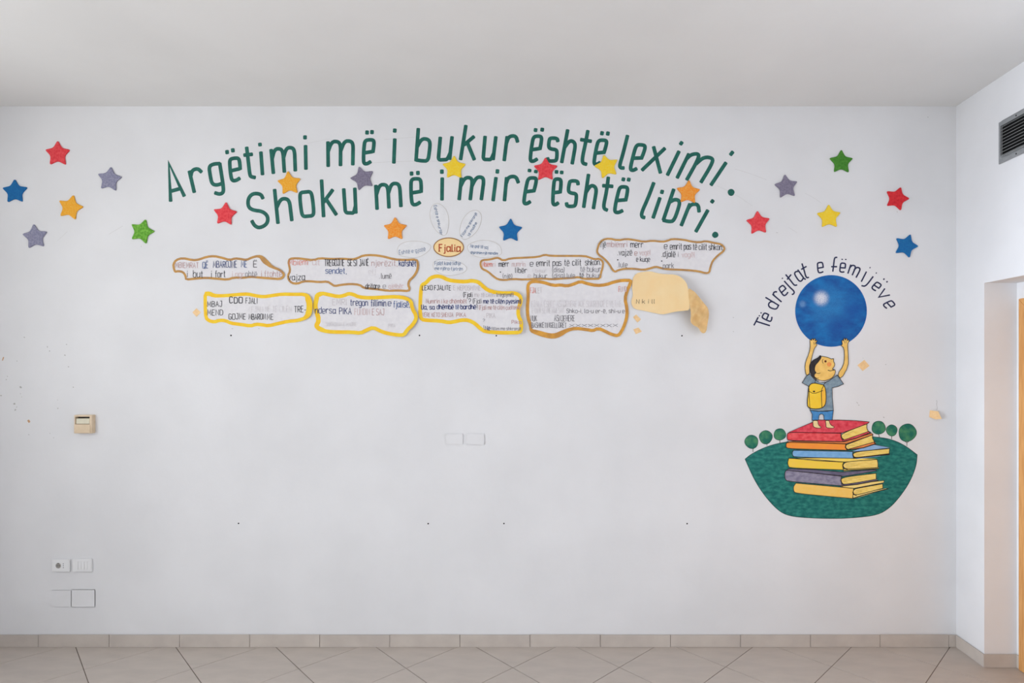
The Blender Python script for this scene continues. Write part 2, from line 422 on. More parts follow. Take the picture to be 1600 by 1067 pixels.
# skirting -------------------------------------------------------------
BH = .0685; BT = .009
def skirt(name, pieces):
    mb = MB()
    for p in pieces: 
        x0, x1, y0, y1 = p
        mb.box(x0, x1, y0, y1, .0, BH - .003)
    base = struct(mb.build(name, M_grout))
    return base
def sk_x(px): return (px - CX) * (D - BT) / F
joints = [XL] + [sk_x(60 - 109.4 * k) for k in (3, 2, 1)] + [sk_x(v) for v in (59.7, 170.3, 280.4, 390, 499.6, 608.9, 718.5, 828, 938, 1047.6, 1157, 1266.2, 1375.2, 1482.5)] + [XR - .0005]
joints = [j for j in joints if j >= XL]
base = skirt('baseboard_back', [(XL, XR, -.004, 0)])
for a, b in zip(joints[:-1], joints[1:]):
    mb = MB(); hz = BH + random.uniform(-.0012, .0012); mb.box(a + .0012, b - .0012, -BT + random.uniform(-.0006, .0006), -.004, .0006, hz)
    mb.build('tile', M_skirt, base, bevel=.0006)
# painter's ragged edge of wall paint just above the skirting
base = skirt('baseboard_right', [(XR - .004, XR, NY1, -.009), (XR, NX - .002, NY1 - .004, NY1), (NX - .004, NX, NY1 - .024, NY1 - .004), (XR - .004, XR, YB, NY0)])
mb = MB(); mb.box(XR - BT, XR - .004, NY1 - BT + .0005, -.0105, .0006, BH); mb.build('tile', M_skirt, base, bevel=.0006)
mb = MB(); mb.box(XR - .004, NX - .0045, NY1 - BT, NY1 - .004, .0006, BH); mb.build('tile', M_skirt, base, bevel=.0006)
mb = MB(); mb.box(NX - BT, NX - .004, NY1 - .0265, NY1 - BT - .0005, .0006, BH); mb.build('tile', M_skirt, base, bevel=.0006)
y = NY0
while y > YB + .05:
    y1 = max(YB + .002, y - .39)
    mb = MB(); mb.box(XR - BT, XR - .004, y1 + .0012, y - .0012, .0006, BH); mb.build('tile', M_skirt, base, bevel=.0006); y = y1

# door in the recess ------------------------------------------------------
door = empty('door_1', (NX, (NY0 + NY1) / 2, 0)); struct(door)
dy1 = NY1 - .028; dy0 = NY0 + .09; cw = .07; zt = 1.905
mb = MB(); xf, xb = NX - .014, NX + .03
def casing(pts): 
    n = len(pts)
    V = [(xf, p[0], p[1]) for p in pts] + [(xb, p[0], p[1]) for p in pts]
    mb.tris(V, [tuple(range(n))] + [tuple(range(2 * n - 1, n - 1, -1))] + [(i, i + n, (i + 1) % n + n, (i + 1) % n) for i in range(n)])
casing([(dy1, .001), (dy1, zt), (dy1 - cw, zt - cw), (dy1 - cw, .001)]); mb.build('frame', M_wood, door, bevel=.002)
mb = MB(); casing([(dy0, .001), (dy0, zt), (dy0 + cw, zt - cw), (dy0 + cw, .001)]); mb.build('frame', M_wood, door, bevel=.002)
mb = MB(); casing([(dy0, zt), (dy1, zt), (dy1 - cw, zt - cw), (dy0 + cw, zt - cw)]); mb.build('frame', M_wood, door, bevel=.002)
mb = MB(); mb.box(NX + .006, NX + .046, dy0 + cw + .002, dy1 - cw - .002, .004, zt - cw - .002)
leaf = mb.build('door_leaf', M_wood, door, bevel=.002)
mb = MB(); yh = dy0 + cw + .07
mb.box(NX - .002, NX + .006, yh - .02, yh + .02, .93, 1.13); mb.box(NX - .045, NX - .002, yh - .008, yh + .008, 1.03, 1.046); mb.box(NX - .055, NX - .042, yh - .008, yh + .11, 1.03, 1.046)
mb.build('handle', M_alu, leaf, bevel=.002)

# ================================================================== PAINTED SLOGANS
E0 = .0005
DZ = .00016          # each brush stroke lies over the one before
def c1(x, y): return (240 + x / 5, 180 + y / 5)
def c2(x, y): return (540 + x / 5, 180 + y / 5)
def c3(x, y): return (840 + x / 5, 180 + y / 5)
SW = 5.9
def letter(parent, f, strokes, wid=SW, m=M_green, blob=()):
    mb = MB()
    for i, s in enumerate(strokes):
        kind, pts = s
        q = [f(*p) for p in pts]
        cl = kind == 's' and q[0] == q[-1]
        if kind == 's': q = chaikin(q[:-1], 2, True) if cl else chaikin(q, 2)
        stroke(mb, q, wid, flat(E0 + i * DZ), closed=cl)
    for (x, y, r) in blob:
        cx, cy = f(x, y); n = 14
        fill(mb, [(cx + r * math.cos(a * 2 * math.pi / n) * random.uniform(.93, 1.05), cy + r * math.sin(a * 2 * math.pi / n) * random.uniform(.93, 1.05)) for a in range(n)], flat(E0))
    return mb.build('letter', m, parent)
def frame(ch, BL, TL, BR, TR=None, dots=None, tall=False):
    """strokes of an alphabet letter fitted to a measured box (px of the crop); lower letters' box top is the x-height"""
    TR = TR or (BR[0] + TL[0] - BL[0], BR[1] + TL[1] - BL[1])
    kk = 1.0 if tall else 1 / X
    out = []
    src = G['e'][0] if ch == 'ë' else G['i'][0][:1] if ch == 'i' else G[ch][0]
    for kind, pts in src:
        q = []
        for x, y in pts:
            y *= kk
            bx = BL[0] + (BR[0] - BL[0]) * x; by = BL[1] + (BR[1] - BL[1]) * x
            tx = TL[0] + (TR[0] - TL[0]) * x; ty = TL[1] + (TR[1] - TL[1]) * x
            q.append((bx + (tx - bx) * y, by + (ty - by) * y))
        out.append((kind, q))
    if dots:
        ux = Vector((TL[0] - BL[0], TL[1] - BL[1])).normalized() * (dots[0][2] if len(dots[0]) > 2 else 11)
        for dd in dots: out.append(('l', [(dd[0] + ux.x, dd[1] + ux.y), (dd[0] - ux.x, dd[1] - ux.y)]))
    return out
def dot(x, y, dx=0, dy=10): return ('l', [(x - dx, y - dy), (x + dx, y + dy)])
line1 = [
 (c1, [st((133, 672), (119, 376), (240, 632)), st((140, 592), (212, 572))]),
 (c1, [st((318, 603), (279, 436)), sm((290, 478), (300, 430), (345, 415), (375, 445))]),
 (c1, [sm((518, 378), (470, 380), (432, 400), (442, 470), (455, 535), (490, 548), (540, 532)), sm((516, 374), (530, 460), (545, 560), (545, 605), (515, 618), (478, 606))]),
 (c1, frame('ë', (607, 512), (590, 345), (680, 500), (672, 335), [(574, 288, 12), (619, 274, 12)])),
 (c1, [sm((727, 250), (742, 380), (752, 470), (765, 482), (795, 487)), st((705, 312), (772, 305))]),
 (c1, [st((838, 287), (851, 465)), dot(831, 229, 1, 10)]),
 (c1, frame('m', (936, 455), (918, 268), (1107, 435), (1100, 250))),
 (c1, [st((1187, 237), (1190, 422)), dot(1183, 173, 0, 12)]),
 (c1, frame('m', (1364, 400), (1362, 208), (1556, 388), (1560, 200))),
 (c2, frame('ë', (137, 378), (146, 198), (200, 372), (228, 195), [(168, 135, 12), (206, 132, 10)])),
 (c2, [st((384, 185), (377, 374)), dot(384, 120, -1, 12)]),
 (c2, frame('b', (550, 357), (568, 104), (648, 357), (672, 104), None, True)),
 (c2, frame('u', (724, 350), (740, 172), (812, 345), (832, 168))),
 (c2, [st((940, 80), (898, 347)), st((1004, 166), (925, 232)), st((950, 212), (1006, 348))]),
 (c2, frame('u', (1074, 345), (1090, 165), (1152, 347), (1174, 168))),
 (c2, [st((1262, 167), (1239, 355)), sm((1258, 215), (1275, 165), (1330, 160), (1344, 210))]),
 (c2, frame('ë', (1438, 358), (1464, 168), (1500, 352), (1538, 168), [(1484, 116, 11), (1536, 113, 11)])),
 (c3, frame('s', (75, 358), (92, 178), (148, 358), (160, 180))),
 (c3, frame('h', (188, 370), (235, 114), (270, 380), (315, 125), None, True)),
 (c3, [sm((393, 120), (372, 230), (350, 330), (350, 375), (384, 384)), st((336, 190), (420, 204))]),
 (c3, frame('ë', (436, 380), (470, 198), (490, 380), (548, 200), [(503, 141, 12), (549, 143, 12)])),
 (c3, [sm((703, 158), (665, 310), (640, 392), (648, 412), (676, 412))]),
 (c3, frame('e', (720, 425), (768, 232), (775, 428), (850, 240))),
 (c3, [st((906, 246), (960, 452)), st((995, 258), (815, 430))]),
 (c3, [st((1105, 282), (1014, 468)), dot(1122, 219, 7, -10)]),
 (c3, [st((1182, 302), (1090, 490)), sm((1160, 345), (1200, 305), (1262, 300), (1252, 350), (1165, 505)), sm((1238, 380), (1300, 325), (1372, 335), (1360, 385), (1276, 525))]),
 (c3, [st((1472, 370), (1354, 546)), dot(1516, 298, 10, -13)]),
]
line2 = [
 (c1, [sm((855, 652), (838, 615), (775, 610), (738, 650), (738, 715), (775, 742), (850, 750), (895, 790), (888, 850), (830, 882), (790, 866), (767, 824))]),
 (c1, frame('h', (972, 845), (945, 580), (1080, 824), (1048, 560), None, True)),
 (c1, frame('o', (1158, 793), (1138, 605), (1256, 784), (1235, 595))),
 (c1, [st((1312, 506), (1328, 793)), st((1400, 582), (1328, 680)), st((1345, 652), (1428, 778))]),
 (c1, frame('u', (1498, 762), (1485, 575), (1580, 765), (1572, 570))),
 (c2, frame('m', (246, 735), (236, 548), (432, 714), (422, 530))),
 (c2, frame('ë', (515, 698), (508, 502), (588, 690), (592, 500), [(515, 456, 12), (565, 451, 12)])),
 (c2, [st((755, 490), (753, 662)), dot(752, 441, 0, 13)]),
 (c2, frame('m', (887, 660), (904, 490), (1060, 660), (1084, 482))),
 (c2, [st((1175, 487), (1152, 668)), dot(1186, 439, -1, 13)]),
 (c2, [st((1258, 487), (1241, 668)), sm((1256, 530), (1272, 482), (1330, 476), (1350, 528))]),
 (c2, frame('ë', (1388, 688), (1422, 494), (1445, 686), (1498, 494), [(1437, 432, 9), (1486, 440, 10)])),
 (c3, frame('ë', (116, 695), (128, 502), (165, 695), (188, 504), [(148, 443, 10), (188, 447, 12)])),
 (c3, frame('s', (222, 712), (250, 512), (295, 712), (320, 514))),
 (c3, frame('h', (360, 720), (398, 462), (436, 730), (478, 475), None, True)),
 (c3, [sm((553, 484), (538, 600), (516, 700), (520, 732), (546, 742)), st((508, 550), (588, 556))]),
 (c3, frame('ë', (596, 756), (638, 562), (668, 756), (710, 566), [(670, 501, 11), (712, 503, 11)])),
 (c3, [sm((908, 527), (862, 650), (812, 760), (814, 795), (838, 800))]),
 (c3, [st((956, 645), (902, 803)), dot(972, 599, 3, -12)]),
 (c3, [st((1064, 578), (982, 820)), sm((1030, 680), (1075, 655), (1112, 670), (1100, 730), (1065, 825), (1030, 832), (980, 820))]),
 (c3, [st((1190, 692), (1122, 862)), sm((1175, 730), (1200, 695), (1255, 695), (1262, 756))]),
 (c3, [st((1330, 742), (1236, 910)), dot(1365, 673, 7, -9)]),
]
for nm, data, lab, blob in (
    ('painted_slogan', line1, 'large dark green brush lettering, upper arched line ending in leximi', (1512, 602, 5.6)),
    ('painted_slogan', line2, 'large dark green brush lettering, lower arched line beginning with Shoku', (1388, 935, 5.0))):
    f0, s0 = data[0]; p0 = f0(*s0[0][1][0])
    root = empty(nm, P(p0[0], p0[1], 0), lab, 'lettering')
    for f, s in data: letter(root, f, s)
    letter(root, c3, [], blob=[blob])

def cb(x, y): return (1140 + x / 5.3333, 390 + y / 5.3333)
arc = [
 [st((203, 630), (238, 564)), st((220, 597), (335, 633))],
 frame('ë', (340, 602), (268, 568), (358, 560), (292, 524), [(248, 551, 3), (262, 527, 3)]),
 [st((300, 398), (412, 466)), sm((372, 440), (345, 430), (322, 452), (330, 480), (372, 496), (395, 492), (408, 462))],
 [st((358, 372), (432, 435)), sm((372, 384), (362, 366), (376, 350), (394, 352))],
 frame('e', (452, 388), (408, 325), (492, 356), (446, 294)),
 [sm((456, 262), (500, 312), (540, 348), (536, 368), (520, 374)), dot(440, 239, 2, 2)],
 [sm((468, 208), (512, 262), (536, 294), (548, 298), (562, 294)), st((480, 248), (512, 208))],
 [sm((574, 180), (548, 184), (540, 202), (556, 230), (580, 264), (600, 262), (614, 238)), sm((568, 168), (600, 212), (622, 244), (634, 246))],
 [sm((603, 116), (622, 175), (634, 222), (646, 236), (660, 230)), st((598, 164), (640, 140))],
 frame('e', (738, 192), (730, 112), (784, 188), (776, 106)),
 [sm((860, 182), (868, 120), (872, 80), (880, 64), (896, 65)), st((848, 142), (894, 142))],
 frame('ë', (916, 182), (926, 112), (958, 190), (968, 116), [(938, 81, 3), (968, 82, 3)]),
 [st((1010, 126), (986, 198)), sm((1000, 152), (1022, 128), (1048, 136), (1046, 158), (1022, 212)), sm((1036, 172), (1060, 145), (1088, 155), (1084, 178), (1054, 232))],
 [st((1140, 184), (1098, 266)), dot(1170, 150, 2, 1)],
 [sm((1196, 224), (1150, 286), (1126, 306), (1100, 300)), dot(1222, 195, 2, 1)],
 frame('ë', (1182, 316), (1226, 268), (1218, 348), (1268, 296), [(1286, 246, 5), (1312, 268, 5)]),
 [st((1293, 325), (1243, 396), (1335, 378))],
 frame('e', (1278, 456), (1348, 422), (1308, 494), (1382, 462)),
]
p0 = cb(270, 600)
root = empty('painted_caption', P(*p0), 'thin navy hand-painted caption curving over the blue ball', 'lettering')
for s in arc: letter(root, cb, s, 2.3, M_navy)

# ================================================================== MURAL
def cB(x, y): return (1150 + x / 5.3333, 640 + y / 5.3333)
def cA(x, y): return (1240 + x / 6.275, 510 + y / 6.275)
mural = empty('wall_mural', P(1298, 810, 0), 'wall painting of a boy on stacked books lifting a blue ball over a green hill', 'mural')
M_hill = mat('mural_green', (4, 92, 88), (44, 136, 122), 30, .6, 0, 9, (1, 1, 2.0), .4, .76)
M_crown = mat('mural_tree_green', (16, 98, 82), (78, 142, 94), 22, .6, 0, 5, None, .42, .72)
M_trunk = mat('mural_twig_brown', (84, 82, 66), (70, 66, 56), 22, .6)
M_skin = mat('mural_skin_yellow', (232, 192, 108), (222, 178, 94), 30, .6)
M_foot = mat('mural_foot_cream', (226, 202, 148), (220, 194, 140), 30, .6)
M_hair = mat('mural_hair_black', (32, 30, 34), (44, 42, 46), 60, .6)
M_shirt = mat('mural_shirt_grey_blue', (104, 126, 142), (128, 148, 160), 60, .6)
M_short = mat('mural_shorts_blue', (56, 120, 176), (72, 136, 188), 60, .6)
M_pack = mat('mural_backpack_yellow', (246, 206, 60), (240, 196, 48), 40, .6)
M_packs = mat('mural_backpack_side', (236, 186, 58), (232, 170, 62), 40, .6)
M_blush = mat('mural_blush', (226, 138, 76), (232, 160, 86), 60, .6)
M_eye = mat('mural_eye_brown', (96, 40, 20), (80, 32, 18), 60, .6)
M_cloth = mat('mural_collar_white', (218, 214, 212), (212, 208, 208), 60, .6)
M_pg = mat('mural_page_cream', (232, 206, 120), (222, 190, 92), 34, .6, 0, 4, (1, 1, 3))
BK = {'red': ((206, 54, 62), (222, 88, 92)), 'orange': ((246, 156, 54), (236, 140, 58)), 'blue': ((106, 158, 204), (124, 172, 212)),
      'yellow': ((248, 212, 70), (244, 204, 80)), 'purple': ((116, 112, 134), (144, 140, 158)), 'peach': ((240, 194, 92), (242, 200, 108))}
M_bk = {k: mat('mural_book_' + k, v[0], v[1], 36, .6, 0, 5, (1, 1, 1.6)) for k, v in BK.items()}
M_bt = {'red': mat('mural_book_red_top', (196, 44, 62), (214, 78, 92), 40, .6), 'orange': mat('mural_book_orange_top', (222, 132, 70), (206, 120, 66), 40, .6),
        'blue': mat('mural_book_blue_top', (136, 172, 208), (124, 162, 204), 30, .6), 'yellow': mat('mural_book_yellow_top', (248, 222, 110), (244, 214, 96), 30, .6),
        'purple': mat('mural_book_purple_top', (92, 88, 112), (108, 104, 126), 30, .6), 'peach': mat('mural_book_peach_top', (238, 212, 132), (232, 204, 120), 30, .6)}
def shape(name, f, pts, m, parent, lvl, smooth=1, label=None):
    mb = MB(); q = [f(*p) for p in pts]
    if smooth == 9: q = soften(q)
    elif smooth: q = chaikin(q, smooth, True)
    fill(mb, q, flat(lvl)); o = mb.build(name, m, parent)
    if label: o['label'] = label
    return o
L0 = .0005; LS = .0004
hill_pts = [(76, 412), (120, 375), (200, 332), (300, 293), (430, 266), (700, 235), (1000, 218), (1150, 226), (1280, 242), (1400, 292), (1510, 376), (1502, 470), (1450, 600), (1370, 720), (1280, 820), (1180, 878), (1000, 900), (820, 908), (600, 902), (440, 886), (350, 840), (240, 720), (150, 580)]
q = [cB(*p) for p in hill_pts]
# keep the two corner tips sharp: start tip twice
mb = MB(); qq = []
for i, p in enumerate(q):
    qq += [p, p, p] if i in (0, 10) else [p]
fill_pts = []
for p in chaikin(qq, 2, True):
    if not fill_pts or (abs(p[0] - fill_pts[-1][0]) + abs(p[1] - fill_pts[-1][1])) > .05: fill_pts.append(p)
fill(mb, fill_pts, flat(L0)); hill = mb.build('hill', M_hill, mural)
hill['label'] = 'dark green painted hill'
mb = MB(); stroke(mb, fill_pts, 1.0, flat(L0 + .0002), closed=True); mb.build('outline', mat('mural_dark_green_line', (18, 58, 52), (24, 66, 58), 40, .6), hill)
for (x, y, r, hx, hy, fork) in ((130, 268, 56, 142, 352, 1), (248, 230, 55, 258, 300, 1), (365, 206, 50, 366, 276, 0), (1188, 150, 57, 1195, 232, 0), (1298, 173, 46, 1297, 244, 0), (1428, 192, 74, 1424, 302, 2)):
    pts = [(x + r * math.cos(a) * (1 + .05 * math.sin(3 * a + x)), y + r * math.sin(a) * (1 + .04 * math.cos(2 * a + x))) for a in [k * 2 * math.pi / 22 for k in range(22)]]
    cr = shape('tree', cB, pts, M_crown, mural, L0 + LS)
    mb = MB(); yb = y + r
    if fork:
        sp = 8 * fork
        stroke(mb, [cB(hx, hy), cB(hx, hy - 25), cB(hx - sp, yb - 3)], .9, flat(L0 + .0002)); stroke(mb, [cB(hx, hy - 25), cB(hx + sp, yb - 3)], .9, flat(L0 + .0002))
    else: stroke(mb, [cB(hx, hy), cB(x, yb - 6)], 1.1, flat(L0 + .0002))
    mb.build('trunk', M_trunk, cr)
    mb = MB(); stroke(mb, [cB(*p) for p in chaikin(pts, 1, True)], .7, flat(L0 + LS + .0002), closed=True); mb.build('outline', MATS['mural_dark_green_line'], cr)
books = [   # colour, spine, top, pages, underside/back lines
 ('peach', [(500, 612), (980, 655), (972, 740), (760, 722), (500, 696), (480, 680), (478, 640)], [(860, 632), (1235, 590), (1232, 608), (980, 656), (900, 648)], [(985, 664), (1010, 655), (1222, 618), (1224, 655), (1005, 712), (980, 706), (974, 685)],
  [[(975, 740), (1060, 712), (1270, 658)]], [(975, 712), (1255, 656), (1230, 670), (980, 742)]),
 ('purple', [(420, 505), (560, 518), (880, 552), (872, 590), (885, 635), (440, 598), (415, 588), (406, 560), (408, 520)], [(420, 505), (440, 492), (620, 498), (880, 520), (1160, 500), (1172, 508), (1060, 530), (890, 556), (640, 528)], [(895, 562), (1168, 530), (1168, 580), (900, 626), (880, 612), (874, 585)],
  [[(885, 636), (1010, 622), (1185, 590)]], [(872, 612), (1168, 578), (1184, 588), (1010, 620), (885, 637)]),
 ('yellow', [(440, 405), (600, 412), (900, 436), (886, 460), (895, 502), (450, 486), (436, 470), (430, 440)], [(440, 405), (700, 402), (1060, 404), (1176, 410), (900, 437), (660, 425)], [(905, 440), (960, 430), (1176, 414), (1184, 450), (1182, 482), (930, 496), (900, 488), (890, 466)],
  [[(895, 506), (1000, 502), (1192, 490)]], [(895, 496), (1188, 484), (1190, 492), (900, 512)]),
 ('blue', [(480, 338), (975, 349), (970, 375), (980, 406), (490, 396), (472, 382), (468, 356)], [(960, 348), (1050, 318), (1150, 290), (1288, 316), (1100, 340), (990, 350)], [(988, 358), (1030, 348), (1280, 324), (1276, 366), (1000, 400), (980, 394), (974, 372)],
  [[(980, 405), (1100, 392), (1280, 372)]], [(985, 400), (1240, 370), (1200, 388), (1000, 412)]),
 ('orange', [(430, 270), (700, 276), (915, 284), (912, 310), (925, 338), (440, 326), (418, 312), (416, 285)], [(430, 264), (900, 268), (1130, 196), (1142, 208), (915, 286), (700, 278), (440, 272)], [(925, 290), (1138, 210), (1136, 240), (1156, 268), (930, 332), (912, 318), (914, 300)],
  [[(928, 336), (1060, 318), (1162, 286), (1150, 268)]], [(935, 326), (1155, 268), (1165, 280), (1010, 330)]),
 ('red', [(440, 188), (650, 192), (876, 194), (872, 225), (892, 266), (440, 258), (426, 246), (426, 205)], [(440, 188), (620, 112), (680, 86), (850, 86), (1000, 92), (1110, 102), (1100, 114), (980, 160), (876, 196), (650, 192)], [(884, 204), (930, 180), (1092, 118), (1088, 150), (1102, 182), (960, 232), (900, 252), (880, 236), (876, 216)],
  [[(892, 266), (1000, 238), (1122, 190), (1100, 180)]], [(870, 236), (1100, 178), (1122, 190), (1000, 238), (892, 268)]),
]
lvl = L0 + 2 * LS
for i, (c, sp, tp, pg, ln, und) in enumerate(books):
    b = shape('book', cB, sp, M_bk[c], mural, lvl, 9, {'peach': 'pale yellow painted book at the bottom of the stack', 'purple': 'grey-purple painted book', 'yellow': 'bright yellow painted book', 'blue': 'light blue painted book', 'orange': 'orange painted book', 'red': 'red painted book on top of the stack'}[c])
    if und: shape('back_cover', cB, und, M_bt[c], b, lvl - .0001, 0)
    shape('front_cover', cB, tp, M_bt[c], b, lvl + .0001, 0)
    shape('pages', cB, pg, M_pg, b, lvl + .0002, 9)
    mb = MB(); dz = flat(lvl + .0003); wl = 1.0
    stroke(mb, soften([cB(*p) for p in sp]), wl, dz, closed=True)
    stroke(mb, [cB(*p) for p in tp], wl * .9, dz, closed=True)
    stroke(mb, soften([cB(*p) for p in pg]), wl, flat(lvl + .0004), closed=True)
    stroke(mb, chaikin([cB(*pg[-1]), cB(*pg[-2]), cB(*pg[-3])], 2), wl * 1.8, dz)
    for l in ln: stroke(mb, [cB(*p) for p in l], wl * 1.5, dz)
    for k in (.3, .55, .78):                            # page edges, drawn lines
        a = pg[0]; a2 = pg[-2]; e1 = pg[-5] if c in ('peach', 'purple', 'blue') else pg[2]; e2 = pg[-3]
        s0_ = (a[0] + (a2[0] - a[0]) * k + 12, a[1] + (a2[1] - a[1]) * k); e0_ = (e1[0] + (e2[0] - e1[0]) * k, e1[1] + (e2[1] - e1[1]) * k)
        ml = (s0_[0] + (e0_[0] - s0_[0]) * (.45 + .4 * random.random()), s0_[1] + (e0_[1] - s0_[1]) * .6)
        ml = (ml[0], s0_[1] + (e0_[1] - s0_[1]) * (ml[0] - s0_[0]) / (e0_[0] - s0_[0]))
        stroke(mb, [cB(*s0_), cB(*ml)], .5, dz, taper=.6)
    mb.build('outline', M_ink, b)
    lvl += .0005
# ball with its painted shine
m = bpy.data.materials.new('mural_ball_blue'); m.use_nodes = True; ntr = m.node_tree; bs = ntr.nodes['Principled BSDF']; bs.inputs['Roughness'].default_value = .55
bs.inputs['Specular IOR Level'].default_value = .3
tc = ntr.nodes.new('ShaderNodeTexCoord'); mp = ntr.nodes.new('ShaderNodeMapping'); mp.inputs['Scale'].default_value = (1, 1, 1.8); ntr.links.new(tc.outputs['Object'], mp.inputs[0])
nz = ntr.nodes.new('ShaderNodeTexNoise'); nz.inputs['Scale'].default_value = 12; nz.inputs['Detail'].default_value = 9; nz.inputs['Roughness'].default_value = .65; ntr.links.new(mp.outputs[0], nz.inputs['Vector'])
rp = ntr.nodes.new('ShaderNodeValToRGB'); rp.color_ramp.elements[0].position = .36; rp.color_ramp.elements[0].color = (*alb((0, 70, 140)), 1); rp.color_ramp.elements[1].position = .68; rp.color_ramp.elements[1].color = (*alb((4, 108, 174)), 1)
ntr.links.new(nz.outputs[0], rp.inputs[0])
def spot(cx, cz, r, col, amt, prev, noise=True):
    vm = ntr.nodes.new('ShaderNodeVectorMath'); vm.operation = 'DISTANCE'; ntr.links.new(tc.outputs['Object'], vm.inputs[0]); vm.inputs[1].default_value = (cx, 0, cz)
    mr = ntr.nodes.new('ShaderNodeMapRange'); mr.interpolation_type = 'SMOOTHERSTEP'; mr.inputs[1].default_value = r; mr.inputs[2].default_value = 0; mr.inputs[3].default_value = 0; mr.inputs[4].default_value = amt
    ntr.links.new(vm.outputs['Value'], mr.inputs[0])
    n2 = ntr.nodes.new('ShaderNodeTexNoise'); n2.inputs['Scale'].default_value = 260; n2.inputs['Detail'].default_value = 2; ntr.links.new(tc.outputs['Object'], n2.inputs['Vector'])
    r2 = ntr.nodes.new('ShaderNodeMapRange'); r2.inputs[1].default_value = .3; r2.inputs[2].default_value = .6; r2.inputs[3].default_value = .35; ntr.links.new(n2.outputs[0], r2.inputs[0])
    mu = ntr.nodes.new('ShaderNodeMath'); mu.operation = 'MULTIPLY'; mu.use_clamp = True; ntr.links.new(mr.outputs[0], mu.inputs[0]); ntr.links.new(r2.outputs[0], mu.inputs[1])
    mx = ntr.nodes.new('ShaderNodeMix'); mx.data_type = 'RGBA'; ntr.links.new(mu.outputs[0], mx.inputs[0]); ntr.links.new(prev, mx.inputs[6]); mx.inputs[7].default_value = (*alb(col), 1)
    return mx.outputs[2]
K_ = D / F
bcx, bcy, br = 1298.5, 485.8, 56.0
def rel(px, py): return ((px - 1298) * K_, (810 - py) * K_)          # relative to the mural origin
o1 = spot(*rel(1296, 478), .19, (46, 130, 186), .6, rp.outputs[0])
o1 = spot(*rel(1310, 509), .11, (0, 62, 138), .8, o1)
o1 = spot(*rel(1332, 486), .10, (0, 70, 148), .7, o1)
o1 = spot(*rel(1283, 466), .060, (204, 206, 216), 1.3, o1)
o1 = spot(*rel(1254, 475), .030, (120, 160, 200), .7, o1)
ntr.links.new(o1, bs.inputs['Base Color'])
mb = MB(); pts = [(bcx + br * math.cos(a), bcy + br * math.sin(a)) for a in [k * 2 * math.pi / 72 for k in range(72)]]
fill(mb, pts, flat(L0 + LS)); ball = mb.build('ball', m, mural); ball['label'] = 'round blue painted ball with a pale shine'
# the boy ------------------------------------------------------------------
lv = lvl + .0003
def blobs(f, pts, sm_=1): q = [f(*p) for p in pts]; return chaikin(q, sm_, True)
armL = [(162, 158), (160, 132), (168, 126), (176, 142), (180, 120), (190, 118), (194, 138), (204, 118), (216, 122), (208, 144), (226, 134), (232, 142), (218, 160), (222, 174), (232, 180), (204, 214), (188, 262), (172, 330), (156, 400), (156, 470), (125, 484), (110, 410), (120, 340), (150, 270), (164, 205)]
armR = [(463, 184), (480, 176), (474, 152), (474, 136), (484, 132), (490, 146), (492, 120), (502, 114), (508, 138), (516, 116), (526, 118), (524, 142), (538, 130), (547, 138), (532, 166), (530, 190), (536, 300), (536, 392), (466, 518), (428, 470), (490, 385), (500, 300), (496, 212)]
face = [(270, 292), (300, 296), (345, 306), (372, 322), (394, 312), (390, 342), (405, 366), (398, 395), (376, 420), (404, 424), (412, 440), (402, 476), (370, 510), (320, 530), (270, 532), (225, 515), (206, 498), (200, 470), (218, 455), (204, 425), (212, 380), (245, 345), (262, 318)]
mb = MB(); outl = MB(); dl = flat(lv + .0004)
for a in (armL, armR, face): fill(mb, blobs(cA, a), flat(lv)); stroke(outl, blobs(cA, a), .85, dl, closed=True)
boy = mb.build('boy', M_skin, mural); boy['label'] = 'painted boy seen from behind with both arms raised, looking up'
footL = [(188, 922), (238, 922), (240, 955), (252, 975), (272, 986), (262, 997), (232, 997), (192, 984), (190, 950)]
footR = [(310, 922), (350, 922), (354, 950), (372, 972), (402, 984), (388, 997), (352, 997), (318, 990), (318, 955)]
mb = MB()
for a in (footL, footR): fill(mb, blobs(cA, a), flat(lv)); stroke(outl, blobs(cA, a), .85, dl, closed=True)
mb.build('feet', M_foot, boy)
hair = [(262, 278), (276, 296), (264, 326), (228, 358), (206, 392), (204, 428), (228, 456), (206, 468), (206, 498), (242, 522), (215, 518), (184, 492), (158, 445), (150, 405), (158, 362), (192, 326), (240, 304)]
mb = MB(); fill(mb, blobs(cA, hair), flat(lv + .0002)); mb.build('hair', M_hair, boy)
shirt = [(84, 552), (130, 480), (152, 465), (166, 474), (205, 520), (250, 545), (310, 548), (350, 532), (428, 476), (490, 563), (440, 586), (378, 602), (379, 700), (390, 822), (330, 832), (240, 832), (163, 822), (158, 780), (150, 590), (140, 582)]
mb = MB(); fill(mb, [cA(*p) for p in shirt], flat(lv + .0001)); mb.build('shirt', M_shirt, boy); stroke(outl, [cA(*p) for p in shirt], .85, dl, closed=True)
mb = MB(); fill(mb, [(cA(268, 541)[0] + 4.6 * math.cos(k * .4488), cA(268, 541)[1] + 1.6 * math.sin(k * .4488)) for k in range(14)], flat(lv + .0003)); mb.build('collar', M_cloth, boy)
shorts = [(163, 822), (240, 833), (390, 823), (378, 918), (300, 917), (296, 872), (284, 860), (262, 860), (250, 872), (244, 917), (180, 920), (184, 862)]
mb = MB(); fill(mb, [cA(*p) for p in shorts], flat(lv + .0002)); mb.build('shorts', M_short, boy); stroke(outl, [cA(*p) for p in shorts], .85, dl, closed=True)
pack = [(146, 600), (162, 566), (200, 553), (262, 566), (298, 574), (316, 620), (320, 720), (310, 772), (274, 804), (200, 810), (140, 796), (134, 740), (144, 650)]
mb = MB(); fill(mb, blobs(cA, pack), flat(lv + .0003)); mb.build('backpack', M_pack, boy); stroke(outl, blobs(cA, pack), 1.25, dl, closed=True)
